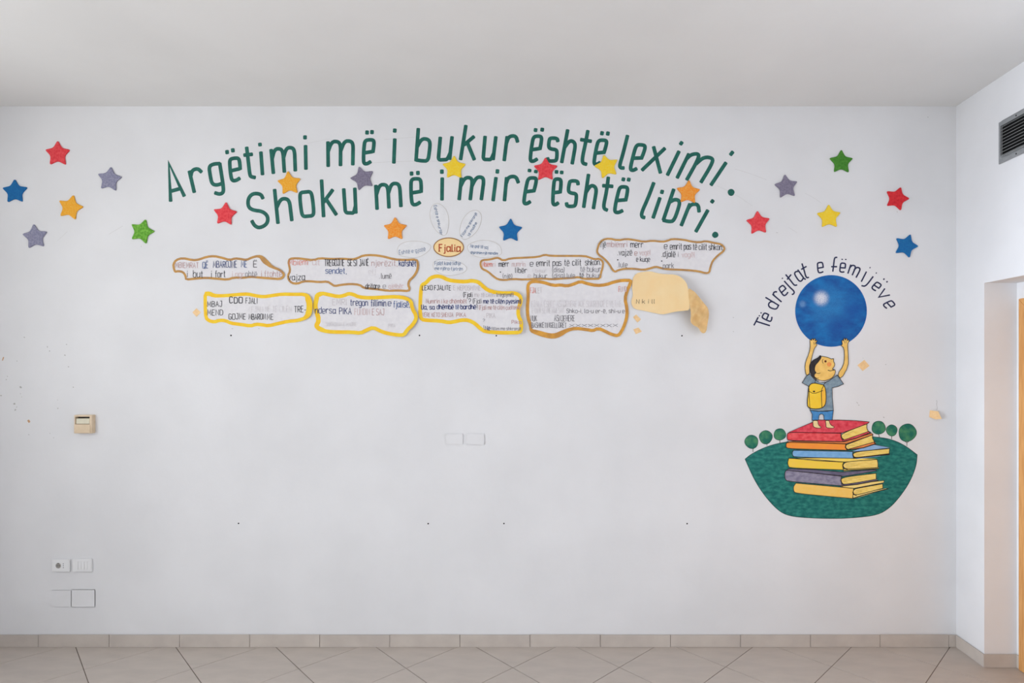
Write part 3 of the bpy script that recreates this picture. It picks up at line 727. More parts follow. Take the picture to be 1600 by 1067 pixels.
side = [(292, 580), (316, 620), (318, 720), (308, 770), (278, 796), (276, 700), (272, 640), (280, 600)]
mb = MB(); fill(mb, blobs(cA, side), flat(lv + .00035)); mb.build('backpack_side', M_packs, boy)
for s_, wd in (([(294, 582), (274, 620), (272, 660), (278, 795)], 1.0), ([(144, 630), (196, 662), (288, 628)], .9), ([(208, 556), (212, 536), (222, 516)], 1.0), ([(292, 574), (318, 545), (350, 532)], 1.0),
               ([(290, 320), (280, 338), (290, 362)], .8), ([(336, 428), (360, 436), (388, 428), (404, 424)], 1.0), ([(226, 458), (244, 462), (262, 456)], .8), ([(212, 498), (230, 508), (246, 506)], .7), ([(250, 870), (262, 858)], .6),
               ([(196, 150), (200, 176)], .6), ([(214, 150), (208, 176)], .6), ([(500, 140), (500, 164)], .6), ([(516, 140), (514, 164)], .6)):
    stroke(outl, chaikin([cA(*p) for p in s_], 1), wd, dl)
for (x, y, rx, ry) in ((200, 637, 2.0, 1.3),):
    cx_, cy_ = cA(x, y); fill(outl, [(cx_ + rx * math.cos(k * .5236), cy_ + ry * math.sin(k * .5236)) for k in range(12)], dl)
outl.build('outline', M_ink, boy)
for nm, (x, y), r, m_ in (('eye', (313, 342), 1.8, M_eye), ('cheek', (349, 372), 3.6, M_blush)):
    cx_, cy_ = cA(x, y); mb = MB(); fill(mb, [(cx_ + r * math.cos(k * .5236), cy_ + r * math.sin(k * .5236)) for k in range(12)], flat(lv + .0003)); mb.build(nm, m_, boy)

# ================================================================== PAPER NOTICES
def inset(pts, wd):
    n = len(pts); out = []
    ar = sum(pts[i - 1][0] * pts[i][1] - pts[i][0] * pts[i - 1][1] for i in range(n))
    sg = 1 if ar > 0 else -1
    for i in range(n):
        a = pts[i - 1]; b = pts[(i + 1) % n]; t_ = Vector((b[0] - a[0], b[1] - a[1]))
        if t_.length < 1e-6: t_ = Vector((1, 0))
        t_.normalize(); nn = Vector((-t_.y, t_.x)) * sg
        k = wd if not callable(wd) else wd(pts[i][0], pts[i][1])
        out.append((pts[i][0] + nn.x * k, pts[i][1] + nn.y * k))
    return out
def notice(outline, f, wd, border_m, lift, lines, label, sw=.95, edge=True):
    q = [f(*p) for p in outline]; q = chaikin(q, 1, True)
    cx = sum(p[0] for p in q) / len(q); cy = max(p[1] for p in q)
    root = empty('paper_notice', P(cx, cy, 0), label, 'paper notice')
    base = lambda x, y: .0015 + lift(x, y)
    mb = MB(); fill(mb, q, base, step=7); 
    # cut edge of the card, reaching back towards the wall
    n = len(q)
    for i in range(n):
        a = q[i]; b = q[(i + 1) % n]; da = base(*a); db = base(*b)
        mb.face([P(*a, da), P(*b, db), P(*a, da) * 1 + Vector((0, .0009, 0)) if False else Vector((P(*b, db).x, -db + .0009, P(*b, db).z)), Vector((P(*a, da).x, -da + .0009, P(*a, da).z))])
    mb.build('border', border_m, root)
    inn = inset(q, wd)
    mb = MB(); fill(mb, inn, lambda x, y: base(x, y) + .0009, step=7); sh = mb.build('sheet', M_sheet, root)
    dp = lambda x, y: base(x, y) + .0018
    for (s, x0, x1, yb, hh, col, *rest) in lines:
        ff = rest[1] if len(rest) > 1 else f
        bold = rest[0] if rest else sw
        a = ff(x0, yb); b = ff(x1, yb); h0 = abs(ff(0, hh)[1] - ff(0, 0)[1])
        mb = MB()
        if len(s) == 1 and s == '*': pass
        text(mb, s, a, b, h0, bold * .84, dp)
        mb.build('writing', ink(*col), sh)
    return root
def fr(x0, y0, s): return lambda x, y: (x0 + x / s, y0 + y / s)
q1 = fr(260, 390, 8); q2 = fr(440, 390, 7.273); q3 = fr(745, 390, 8); q4 = fr(925, 365, 7.442); q7 = fr(645, 425, 8.889); q8 = fr(820, 430, 8.889); q5b = fr(340, 450, 10)
ident = lambda x, y: (x, y)
def ramp(v, a, b): 
    t_ = (v - a) / (b - a); t_ = max(0, min(1, t_)); return t_ * t_ * (3 - 2 * t_)
notice([(100, 292), (78, 235), (72, 180), (110, 118), (200, 90), (330, 118), (400, 112), (500, 75), (600, 66), (700, 88), (790, 116), (860, 95), (930, 103), (1000, 116), (1060, 85), (1150, 62), (1210, 78), (1270, 138), (1330, 203), (1430, 243), (1485, 300), (1470, 352), (1420, 382), (1300, 374), (1150, 362), (1050, 352), (950, 368), (850, 362), (760, 390), (640, 378), (500, 366), (380, 374), (235, 390), (226, 330), (200, 292), (150, 282)],
  q1, lambda x, y: 3.6 + 4.5 * math.exp(-((x - 416) / 9) ** 2) * (y < 425), M_brown, lambda x, y: .003 * ramp(x, 400, 446),
  [('MBIEMRAT', 112, 400, 226, 66, RB), ('QË', 452, 520, 230, 80, BL, 1.1), ('MBAROJNE', 585, 880, 225, 80, NV, 1.1), ('ME', 935, 1005, 220, 80, BL, 1.1), ('Ë', 1088, 1132, 218, 74, K, 1.1),
   ('i', 248, 276, 345, 80, K), ('but', 335, 455, 345, 84, K, 1.1), (',', 512, 524, 345, 70, GR), ('i', 552, 572, 345, 84, K), ('fort', 610, 735, 345, 80, K, 1.1), ('i ngr', 820, 975, 340, 70, PK), ('ohtë', 988, 1130, 340, 72, GR, 1.0), ('i ftohtë', 1185, 1440, 338, 75, RB)],
  'ochre-edged paper notice, leftmost of the brown-bordered upper row, text on endings')
notice([(66, 345), (60, 290), (85, 240), (75, 190), (65, 140), (85, 92), (170, 84), (260, 95), (360, 108), (430, 84), (560, 95), (700, 90), (800, 100), (860, 85), (920, 54), (1040, 48), (1160, 65), (1280, 98), (1400, 106), (1540, 98), (1563, 160), (1555, 240), (1512, 312), (1460, 358), (1450, 400), (1468, 440), (1450, 484), (1330, 476), (1200, 480), (1100, 464), (1000, 455), (930, 447), (880, 410), (780, 402), (680, 412), (600, 428), (560, 402), (520, 374), (430, 382), (330, 372), (250, 372), (180, 400), (110, 392)],
  q2, 3.5, M_brown, lambda x, y: .003 * ramp(x, 620, 655),
  [('Mbiem', 85, 290, 175, 66, RD, 1.1), ('rat', 300, 435, 175, 66, PK), ('TREGOJNE', 488, 712, 184, 72, K, 1.15), ('SE', 752, 800, 182, 70, K, 1.15), ('SI', 820, 855, 182, 70, K, 1.15), ('JANË', 885, 988, 184, 72, K, 1.15), ('njerëzit,', 1022, 1315, 184, 66, RB, .9), ('kafshët', 1335, 1528, 188, 66, NV, 1.3),
   ('sendet,', 500, 738, 272, 66, BL, 1.15), ('elj', 985, 1068, 272, 50, VF), ('vajza', 76, 262, 345, 70, K, 1.1), ('.', 1108, 1118, 328, 50, K), ('lumë', 1132, 1246, 328, 60, GR, 1.1), ('dritare', 955, 1115, 446, 62, K, 1.1), ('e', 1150, 1184, 443, 56, GR), ('gjelbër', 1218, 1385, 442, 56, PK)],
  'ochre-edged paper notice above the middle yellow one, reading vajza at lower left')
notice([(65, 118), (160, 112), (250, 88), (290, 98), (330, 126), (420, 96), (600, 88), (760, 80), (850, 50), (920, 66), (1150, 66), (1350, 66), (1420, 88), (1470, 108), (1540, 100), (1592, 150), (1585, 230), (1565, 290), (1550, 374), (1450, 378), (1330, 378), (1270, 354), (1200, 366), (1060, 374), (950, 384), (800, 372), (600, 388), (450, 378), (350, 394), (260, 384), (200, 344), (130, 282), (60, 252), (35, 205), (35, 150)],
  q3, 3.2, M_brown, lambda x, y: .001,
  [('Mbiem', 70, 190, 212, 62, RD), ('ri', 200, 232, 212, 62, PK), ('merr', 275, 400, 212, 72, K, 1.1), ('numrin', 440, 605, 210, 62, PK), ('e', 665, 705, 208, 72, K, 1.1), ('emrit', 745, 915, 205, 76, K, 1.1), ('pas', 950, 1055, 202, 76, K, 1.1), ('të', 1095, 1155, 200, 76, K, 1.1), ('cilit', 1195, 1305, 196, 76, K, 1.1), ('shkon.', 1355, 1550, 192, 72, K, 1.1),
   ('•', 285, 305, 300, 60, K, 2.0), ('libër', 480, 625, 288, 66, K, 1.0), ('i bukur', 700, 870, 285, 50, VF), ('(disa)', 945, 1095, 280, 60, GR, 1.0), ('të bukur', 1295, 1550, 276, 66, GR, 1.0), ('(një)', 325, 440, 356, 54, GR, 1.0), ('e', 638, 672, 352, 56, FD), ('bukur', 715, 880, 356, 60, GR, 1.0), ('(disa) lule', 945, 1225, 352, 58, GR, 1.0), ('të', 1285, 1335, 350, 60, K, 1.0), ('bukur', 1375, 1550, 350, 60, GR, 1.0)],
  'long narrow ochre-edged paper notice just right of the paper flower')
notice([(75, 110), (120, 60), (200, 44), (300, 68), (400, 50), (500, 64), (600, 84), (700, 70), (820, 84), (870, 74), (930, 50), (1070, 60), (1150, 80), (1250, 92), (1320, 74), (1430, 98), (1510, 113), (1556, 165), (1540, 210), (1470, 262), (1412, 322), (1388, 390), (1372, 462), (1320, 472), (1240, 448), (1100, 434), (950, 428), (850, 423), (790, 408), (740, 394), (680, 414), (600, 433), (480, 418), (380, 418), (310, 434), (270, 457), (232, 432), (186, 352), (128, 292), (68, 252), (46, 210), (60, 150)],
  q4, 3.1, M_brown, lambda x, y: .0045,
  [('Një', 98, 160, 158, 72, K), ('mbiemri', 175, 410, 156, 66, RB), ('merr', 448, 595, 162, 72, K, 1.1), ('e', 840, 875, 178, 72, K, 1.1), ('emrit', 908, 1045, 182, 74, K, 1.1), ('pas', 1070, 1150, 184, 74, K, 1.1), ('të', 1175, 1220, 186, 74, K, 1.1), ('cilit', 1243, 1335, 188, 72, K, 1.1), ('shkon.', 1360, 1522, 190, 70, K, 1.1),
   ('.vajzë', 298, 465, 250, 66, K, 1.1), ('e', 495, 525, 250, 60, RB, 1.1), ('vogël', 552, 680, 250, 58, PK), ('.djalë', 812, 968, 270, 66, K, 1.2), ('i', 998, 1008, 270, 60, GR), ('vogël', 1045, 1195, 272, 60, PK), ('•', 288, 310, 325, 60, K, 2.2), ('•', 800, 822, 340, 60, K, 2.2), ('e kuqe', 515, 672, 325, 58, K, 1.0), ('.lule', 298, 410, 390, 60, GR, 1.1), ('.park', 812, 950, 400, 60, GR, 1.1)],
  'topmost ochre-edged paper notice, under the word libri, right of the others')
notice([(318, 456), (328, 455), (335, 459), (345, 459.5), (360, 458.6), (374, 457.2), (388, 456.6), (400, 459.5), (412, 461), (425, 459), (440, 456.8), (460, 457.2), (476, 457), (484, 461), (488, 471), (488.3, 482), (486.5, 492), (480, 498.5), (465, 503.5), (450, 504.6), (435, 508), (420, 511.8), (408, 509.8), (400, 509.2), (392, 512), (375, 509.4), (360, 507.6), (352, 503.5), (343, 503), (335, 505.8), (325, 503.5), (319, 497.5), (318, 480)],
  ident, lambda x, y: 5.4 + 4 * ramp(x, 476, 486) + 2.5 * (1 - ramp(x, 318, 345)) * (y < 462), M_yellow, lambda x, y: .008 * ramp(x, 455, 488),
  [('MBAJ', 512, 695, 714, 68, K, 1.1, q1), ('MEND', 512, 705, 820, 68, K, 1.1, q1), ('CDO', 788, 950, 668, 74, K, 1.5, q1), ('FJALI', 992, 1136, 674, 70, K, 1.0, q1), ('FJALI NË TË CILËN', 530, 1150, 372, 88, VF, .8, q5b), ('TRE-', 1200, 1380, 380, 96, K, 1.1, q5b), ('GOJME', 780, 990, 870, 72, K, 1.1, q1), ('MBARON', 1030, 1235, 872, 70, K, 1.1, q1), ('ME', 1258, 1335, 874, 72, K, 1.0, q1)],
  'yellow-edged paper notice reading MBAJ MEND, leftmost of the lower row')
notice([(370, 560), (382, 500), (450, 472), (550, 493), (640, 513), (700, 503), (760, 478), (820, 488), (880, 518), (1000, 528), (1150, 520), (1300, 513), (1420, 530), (1492, 580), (1502, 660), (1548, 740), (1547, 800), (1502, 872), (1442, 925), (1402, 988), (1320, 992), (1180, 968), (1110, 942), (1040, 905), (980, 930), (900, 970), (800, 958), (640, 958), (520, 952), (420, 928), (374, 885), (372, 850), (398, 800), (373, 720), (353, 640)],
  q2, lambda x, y: 5.8 + 1.5 * (x < 505), M_yellow, lambda x, y: .010 * ramp(x, 600, 652) + .003 * ramp(y, 490, 525),
  [('EMRI', 580, 738, 628, 68, FD), ('tregon', 782, 978, 636, 72, NV, 1.2), ('fillimin', 1015, 1185, 642, 74, NV, 1.2), ('e', 1208, 1245, 640, 66, NV, 1.2), ('fjalisë,', 1272, 1455, 655, 72, BL, 1.2), ('ndersa', 380, 612, 724, 72, NV, 1.15), ('PIKA', 656, 792, 734, 70, NV, 1.2), ('FUNDIN', 830, 1000, 742, 70, PK), ('E SAJ', 1030, 1165, 742, 70, RB), ('SHKRONJA E MADHE', 505, 850, 868, 44, VF, .7), ('PIKA', 1215, 1290, 880, 40, VF, .7)],
  'yellow-edged paper notice in the middle of the three yellow ones, with blue words')
notice([(75, 600), (78, 400), (90, 220), (110, 158), (170, 128), (230, 58), (330, 28), (420, 44), (500, 88), (620, 103), (730, 108), (820, 93), (920, 113), (980, 168), (1050, 228), (1150, 258), (1280, 268), (1400, 263), (1482, 290), (1528, 350), (1522, 430), (1490, 520), (1490, 600), (1532, 680), (1532, 810), (1492, 864), (1350, 868), (1200, 867), (1000, 854), (920, 804), (850, 736), (770, 694), (680, 692), (600, 712), (500, 728), (380, 704), (200, 697), (108, 682)],
  q7, 5.9, M_yellow, lambda x, y: .02 * ramp(x, 780, 822) + .003 * ramp(x, 700, 790),
  [('LEXO', 130, 272, 250, 62, K, 1.1), ('FJALITE', 300, 528, 250, 64, K, 1.1), ('E MEPOSHTME', 565, 940, 252, 62, FD), ('(Fjali', 702, 828, 346, 64, K, 1.0), ('me të cilën', 855, 1130, 345, 58, FD), ('tregojmë)', 1160, 1395, 340, 54, GR), ('Numrin i ke dhëmbët', 185, 748, 434, 60, RB), ('?', 775, 806, 434, 62, K), ('(Fjali', 835, 955, 434, 62, GR, 1.1), ('me të cilën pyesim)', 980, 1500, 436, 62, NV, 1.2),
   ('Ua, sa', 118, 300, 516, 62, NV, 1.25), ('dhëmbë', 335, 565, 514, 64, NV, 1.25), ('të', 592, 640, 514, 62, BL, 1.1), ('bardhë', 665, 875, 514, 64, NV, 1.25), ('!', 888, 900, 520, 62, K), ('(Fjali me të cilën çuditemi)', 920, 1490, 520, 58, RB, .8), ('VËRE KËTO SHENJA', 135, 560, 622, 56, RB, .8), ('PIKA', 605, 735, 622, 56, RB), ('.', 985, 995, 630, 60, RB), ('PIKA', 1025, 1142, 635, 62, FD), ('?', 975, 1000, 690, 40, GR), ('!', 980, 990, 800, 60, GR), ('Pika', 1375, 1505, 720, 50, RB), ('Në', 1005, 1075, 806, 52, NV, 1.1), ('fillim me shkronjë', 1090, 1500, 806, 42, GR, .8)],
  'yellow-edged stepped paper notice reading LEXO FJALITE, rightmost of the yellow ones')
notice([(18, 150), (48, 88), (120, 62), (250, 73), (400, 122), (500, 112), (580, 128), (660, 108), (770, 62), (880, 98), (1000, 122), (1120, 112), (1230, 73), (1350, 48), (1494, 52), (1484, 130), (1442, 220), (1412, 330), (1438, 440), (1443, 560), (1412, 682), (1362, 794), (1302, 864), (1200, 844), (1100, 794), (1020, 758), (950, 794), (850, 774), (700, 758), (600, 784), (500, 854), (400, 884), (280, 868), (150, 824), (68, 784), (58, 700), (23, 600), (13, 450), (28, 300)],
  q8, lambda x, y: 5.0 + 3.2 * ramp(y, 515, 526) * (x < 905), M_brown2, lambda x, y: .002 + .004 * ramp(x, 940, 985),
  [('FJA', 76, 150, 248, 74, RD), ('LET', 152, 236, 248, 74, FD), ('F', 1305, 1325, 228, 74, RD), ('UND', 1330, 1412, 228, 74, PK), ('FJALA ËSHTË ASNJËHERË NJË SHKRONJË E VETME', 92, 1340, 440, 84, VF, .9), ('E DINI SE NË RRESHT', 100, 545, 526, 70, VF, .8), ('Shko-i, la-u er-ë, shi-u e', 582, 1385, 524, 58, GR, 1.0), ('NUK', 82, 166, 638, 76, GR, 1.1), ('ASNJEHERE', 410, 692, 638, 80, GR, 1.1), ('BASHKETINGELLORET', 92, 578, 728, 68, GR, 1.1)] +
  [('X', 620 + 86 * k, 690 + 86 * k, 716, 38, GR, .8) for k in range(8)],
  'large squarish ochre-edged paper notice in the lower row, beside the blank peach paper')

# peeling peach paper --------------------------------------------------------
q9 = fr(975, 415, 9.28)
main = [(122, 200), (168, 112), (300, 84), (400, 84), (480, 108), (600, 124), (740, 128), (830, 165), (902, 240), (932, 330), (942, 450), (948, 560), (952, 645), (860, 656), (750, 666), (650, 690), (560, 708), (450, 690), (300, 656), (150, 630), (112, 570), (105, 500), (132, 430), (114, 300)]
def lift9(x, y):                    # stuck to the wall on the left, standing away from it on the right
    t_ = ramp(x, 1020, 1080)
    return .0035 + .062 * t_ * t_ + .004 * ramp(x, 1030, 1040) * (1 - ramp(x, 1040, 1052)) + .006 * (1 - ramp(x, 985, 992)) * ramp(y, 455, 475)
q = chaikin([q9(*p) for p in main], 1, True)
root = empty('peeling_paper', P(1035, 490, 0), 'plain peach paper peeling off the wall with its right end curling down', 'paper')
mb = MB(); fill(mb, q, lift9, step=4); pap = mb.build('sheet', M_peach, root, smooth=True)
flap = [(930, 318), (985, 355), (1025, 378), (1060, 420), (1110, 480), (1170, 555), (1222, 620), (1234, 720), (1210, 850), (1194, 960), (1150, 986), (1110, 960), (1082, 900), (1000, 862), (958, 805), (974, 705), (955, 600), (938, 470)]
def liftf(x, y):
    t_ = ramp(x, 1076, 1108)
    return .0645 - .028 * t_ + .008 * math.sin((x * .9 + y * .55) * .42) * ramp(x, 1078, 1086) + .006 * math.sin((x * .5 - y * .8) * .38) * ramp(x, 1078, 1086)
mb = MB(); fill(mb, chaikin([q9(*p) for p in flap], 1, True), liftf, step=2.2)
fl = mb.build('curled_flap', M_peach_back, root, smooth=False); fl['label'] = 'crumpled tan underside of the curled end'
mb = MB(); text(mb, 'N k i ll', q9(178, 548), q9(446, 548), 6.5, .8, lambda x, y: lift9(x, y) + .0006, slant=.05); mb.build('writing', ink(120, 104, 84), pap)

# paper flower -------------------------------------------------------------
qf = fr(600, 310, 8)
flower = empty('paper_flower', P(701, 430, 0), 'small paper flower with white petals around an oval reading Fjalia', 'paper flower')
petals = [
 ([(600, 78), (680, 50), (760, 105), (808, 200), (815, 330), (795, 425), (765, 470), (700, 455), (630, 385), (578, 285), (566, 170)], [('Është e shkurtër', (622, 92), (704, 460), 34)]),
 ([(945, 465), (940, 390), (975, 260), (1060, 160), (1160, 135), (1220, 188), (1226, 270), (1185, 385), (1112, 468), (1000, 530)], [('Fillon me shkronjë', (985, 482), (1165, 190), 32), ('të madhe', (1068, 475), (1165, 308), 32)]),
 ([(165, 620), (198, 568), (280, 535), (400, 526), (520, 546), (604, 590), (562, 662), (470, 725), (380, 750), (200, 725), (160, 680)], [('Është e gjatë', (192, 700), (518, 655), 46)]),
 ([(1036, 590), (1100, 546), (1220, 515), (1350, 526), (1445, 578), (1480, 650), (1465, 715), (1300, 745), (1190, 745), (1090, 705), (1040, 640)], [('Me anë të saj', (1078, 612), (1300, 630), 40), ('shprehim një mendim', (1082, 690), (1420, 704), 34)]),
 ([(640, 765), (740, 755), (900, 776), (1004, 818), (1050, 882), (1000, 934), (880, 965), (780, 970), (680, 935), (616, 882), (606, 820)], [('Fjalët kanë lidhje', (635, 832), (958, 832), 44), ('me njëra-tjetrën', (635, 892), (982, 900), 40)]),
]
for i, (pts, tx) in enumerate(petals):
    qp = chaikin([qf(*p) for p in pts], 2, True)
    lf = lambda x, y: .0012
    mb = MB(); fill(mb, qp, lf); n = len(qp)
    for k in range(n):
        a, b = qp[k], qp[(k + 1) % n]; pa, pb = P(*a, .0012), P(*b, .0012)
        mb.face([pa, pb, Vector((pb.x, -.0002, pb.z)), Vector((pa.x, -.0002, pa.z))])
    pe = mb.build('petal', M_petal, flower)
    mb = MB(); stroke(mb, inset(qp, .5), .7, flat(.0014), closed=True); mb.build('rim', M_petal_edge, pe)
    for s, a, b, hh in tx:
        mb = MB(); text(mb, s, qf(*a), qf(*b), hh / 8, .62, flat(.0016)); mb.build('writing', ink(78, 104, 138), pe)
el = [(808 + 186 * math.cos(a) * (1 - .04 * math.sin(a) ** 2), 610 + 116 * math.sin(a)) for a in [k * 2 * math.pi / 40 for k in range(40)]]
mb = MB(); q = [qf(*p) for p in el]; fill(mb, q, flat(.003)); n = len(q)
for k in range(n):
    pa, pb = P(*q[k], .003), P(*q[(k + 1) % n], .003)
    mb.face([pa, pb, Vector((pb.x, -.0014, pb.z)), Vector((pa.x, -.0014, pa.z))])
ce = mb.build('centre', mat('flower_centre_peach', (250, 222, 166), (246, 214, 156), 30, .6), flower)
mb = MB(); stroke(mb, q, 1.4, flat(.0034), closed=True); mb.build('rim', mat('flower_rim_brown', (158, 110, 56), (144, 98, 50), 30, .6), ce)
mb = MB(); text(mb, 'Fjalia', qf(690, 662), qf(952, 662), 10.8, 1.7, flat(.0036), jit=.01)
for (x, y) in ((690, 662), (862, 662), (905, 662), (846, 662)): stroke(mb, [qf(x - 12, y), qf(x + 14, y)], .9, flat(.0036))
mb.build('writing', mat('rust_red_letter', (176, 72, 40), (164, 62, 34), 30, .6), ce)

# ================================================================== STARS
def star_mat(name, a, b, sc, bump, lo=.38, hi=.66): return mat('star_' + name, a, b, sc, .7, bump, 3, None, lo, hi, bscale=sc * 1.6)
SM = {'red': star_mat('red', (214, 52, 62), (226, 80, 84), 90, .5), 'deep red': star_mat('deep_red', (196, 30, 42), (214, 50, 54), 90, .4),
      'blue': star_mat('blue', (12, 92, 152), (20, 104, 160), 110, .3), 'grey': star_mat('grey', (122, 122, 146), (148, 148, 168), 120, .5),
      'purple': star_mat('purple', (114, 108, 128), (134, 128, 146), 120, .5), 'orange': star_mat('orange', (246, 166, 34), (255, 196, 78), 150, .5),
      'deep orange': star_mat('deep_orange', (240, 140, 34), (254, 180, 88), 120, .5), 'yellow': star_mat('yellow', (250, 210, 40), (252, 220, 72), 110, .35),
      'green': star_mat('green', (84, 148, 42), (118, 178, 66), 90, .6, .42, .6), 'deep green': star_mat('deep_green', (56, 120, 34), (76, 138, 48), 100, .4)}
stars = [
 ('red', 89.8, 240.2, 0, 20, 'red felt star highest of the group at the far left'),
 ('grey', 170.8, 280, 7, 19.5, 'grey star between the upper red star and the first slogan letter'),
 ('blue', 22.8, 299.4, -1, 19.5, 'dark blue star at the left edge of the wall'),
 ('orange', 109.5, 324.2, 14, 19.5, 'speckled orange star between the blue star and the green star at the left'),
 ('grey', 54.4, 370, -6, 19.5, 'grey star lowest of the group at the far left'),
 ('green', 221.4, 361.6, 17, 19.5, 'bright mottled green star left of the red star under the first slogan letters'),
 ('red', 351.4, 334.8, 5, 18.8, 'red star left of the S of Shoku'),
 ('orange', 451.4, 286.4, -5, 18.8, 'yellowish orange star touching the h of Shoku'),
 ('purple', 566.4, 278.6, -17, 19, 'purple-grey star between the words Shoku and më'),
 ('yellow', 709.4, 262, 0, 18.8, 'yellow star under the word bukur'),
 ('red', 852.4, 265, 0, 18.8, 'red star hanging between mirë and është'),
 ('yellow', 948.2, 260, -15, 19, 'tilted yellow star in front of the word leximi'),
 ('deep orange', 1075.6, 300.8, 3, 19, 'orange star covering part of the b of libri'),
 ('deep orange', 617.2, 358, 0, 18.8, 'deep orange star left of the paper flower'),
 ('blue', 797.6, 360.6, 1, 18.8, 'dark blue star right of the paper flower'),
 ('deep green', 1314.8, 253.2, 0, 19, 'dark green star highest at the right'),
 ('purple', 1228.8, 291.6, -7, 19, 'purple-grey star right of the end of the upper slogan line'),
 ('deep red', 1401.8, 310.2, 18, 19, 'deep red tilted star nearest the right-hand corner'),
 ('yellow', 1295.6, 338.6, -2, 19, 'yellow star between the two red stars at the right'),
 ('red', 1184.8, 348.6, -4, 19, 'light red star right of the full stops of the slogan'),
 ('blue', 1416.2, 384, 20, 19, 'dark blue tilted star over the end of the navy caption'),
]
for col, px, py, rot, R, lab in stars:
    out = []; n = 10
    base = []
    jr = [random.uniform(.97, 1.03) for _ in range(10)]
    for k in range(n):
        a = math.radians(rot) + k * math.pi / 5; r = (R * 1.06 if k % 2 == 0 else R * .56) * jr[k]
        base.append((math.sin(a) * r, math.cos(a) * r))
    for k in range(n):
        V = Vector(base[k]); A = Vector(base[k - 1]); B = Vector(base[(k + 1) % n]); f_ = .24 if k % 2 == 0 else .3
        p1 = V + (A - V) * f_; p2 = V + (B - V) * f_
        for t_ in (0, .25, .5, .75, 1): out.append(tuple(p1 * (1 - t_) ** 2 + V * 2 * t_ * (1 - t_) + p2 * t_ * t_))
    kk = (D - .006) / F; c = P(px, py, .006); off = (0, -0, 0)
    n = len(out); V = []; fs = []
    for (sc, y) in ((1, 0), (1, -.0042), (.965, -.0058), (.9, -.0066)):
        for (x, z) in out: V.append((x * sc * kk, y, z * sc * kk))
    V.append((0, -.0068, 0))
    for l in range(3):
        for k in range(n): fs.append((l * n + k, l * n + (k + 1) % n, (l + 1) * n + (k + 1) % n, (l + 1) * n + k))
    for k in range(n): fs.append((3 * n + k, 3 * n + (k + 1) % n, 4 * n))
    fs.append(tuple(range(n - 1, -1, -1)))
    me = bpy.data.meshes.new('wall_star'); me.from_pydata(V, [], fs); me.update()
    o = link('wall_star', me, SM[col]); o.location = (c.x, -.0014, c.z)
    tag(o, lab, 'star', 'felt stars on the wall')

# ================================================================== FITTINGS
# beige control box
a = P(116, 648.5, .026); b = P(142, 677, .026)
box = empty('control_box', (a.x, 0, b.z), 'small yellowed beige control box with an open slot, left side of the wall', 'control box')
x0, x1, z0, z1 = a.x, b.x + .004, b.z, a.z; dp = -.026
wz0 = z0 + (z1 - z0) * .5; wz1 = z0 + (z1 - z0) * .91; wx0 = x0 + .005; wx1 = x1 - .011
mb = MB(); mb.box(x0, x1, dp, 0, z0, wz0); mb.box(x0, x1, dp, 0, wz1, z1); mb.box(x0, wx0, dp, 0, wz0, wz1); mb.box(wx1, x1, dp, 0, wz0, wz1)
mb.build('casing', M_beige, box)
mb = MB(); mb.box(wx0, wx1, -.006, 0, wz0, wz1); mb.build('recess', M_dark, box)
mb = MB(); mb.box(wx0 + .003, wx1 - .003, dp + .003, -.006, wz0 + .002, wz1 - .010); mb.build('insert', M_cream, box, bevel=.001)
mb = MB(); mb.box(x0, x1 - .006, dp - .0025, dp, z0 + .002, wz0 - .004); mb.build('cover', M_beige, box, bevel=.001)
# plates
def plate(name, px0, px1, py0, py1, th, m_, label, cat, parent=None, group=None):
    a = P(px0, py0, th); b = P(px1, py1, th)
    e = empty(name, ((a.x + b.x) / 2, 0, b.z), label, cat, group)
    mb = MB(); mb.box(a.x, b.x, -th, 0, b.z, a.z); mb.build('plate', m_, e, bevel=.0025)
    return e, a.x, b.x, b.z, a.z
e, x0, x1, z0, z1 = plate('power_socket', 80.5, 108.5, 874, 893.5, .010, M_white, 'white wall socket with a round outlet, left of the switch plate', 'socket')
cx, cz = x0 + (x1 - x0) * .38, (z0 + z1) / 2
def disc(mb, cx, cz, r, y0, y1, n=24, mi=0):
    V = [(cx + r * math.cos(k * 2 * math.pi / n), y0, cz + r * math.sin(k * 2 * math.pi / n)) for k in range(n)] + [(cx + r * math.cos(k * 2 * math.pi / n), y1, cz + r * math.sin(k * 2 * math.pi / n)) for k in range(n)]
    mb.tris(V, [tuple(range(n)), tuple(range(2 * n - 1, n - 1, -1))] + [(k, k + n, (k + 1) % n + n, (k + 1) % n) for k in range(n)], mi)
mb = MB(); n = 24; r = .0185       # ring and recessed cup
for k in range(n):
    a0, a1 = k * 2 * math.pi / n, (k + 1) * 2 * math.pi / n
    def pt(a_, rr, y): return (cx + rr * math.cos(a_), y, cz + rr * math.sin(a_))
    mb.face([pt(a0, r, -.0102), pt(a1, r, -.0102), pt(a1, r, -.0118), pt(a0, r, -.0118)])
    mb.face([pt(a0, r, -.0118), pt(a1, r, -.0118), pt(a1, r * .86, -.0118), pt(a0, r * .86, -.0118)])
    mb.face([pt(a0, r * .86, -.0118), pt(a1, r * .86, -.0118), pt(a1, r * .8, -.0104), pt(a0, r * .8, -.0104)])
mb.build('outlet', M_white, e)
cup = MB(); disc(cup, cx, cz, r * .8, -.0105, -.0101); cup.build('outlet_cup', mat('grey_cup', (150, 146, 140), (138, 134, 130), 30, .6), e)
mb = MB()
for dx in (-.005, .005): disc(mb, cx + dx, cz, .0022, -.0109, -.0104, 12)
mb.box(cx - .003, cx + .003, -.0110, -.0104, cz + r * .55, cz + r * .78)
for dz in (-.0105, 0, .0105): disc(mb, x0 + (x1 - x0) * .66, cz + dz, .0022, -.0106, -.0099, 12)
mb.build('pin_hole', M_dark, e)
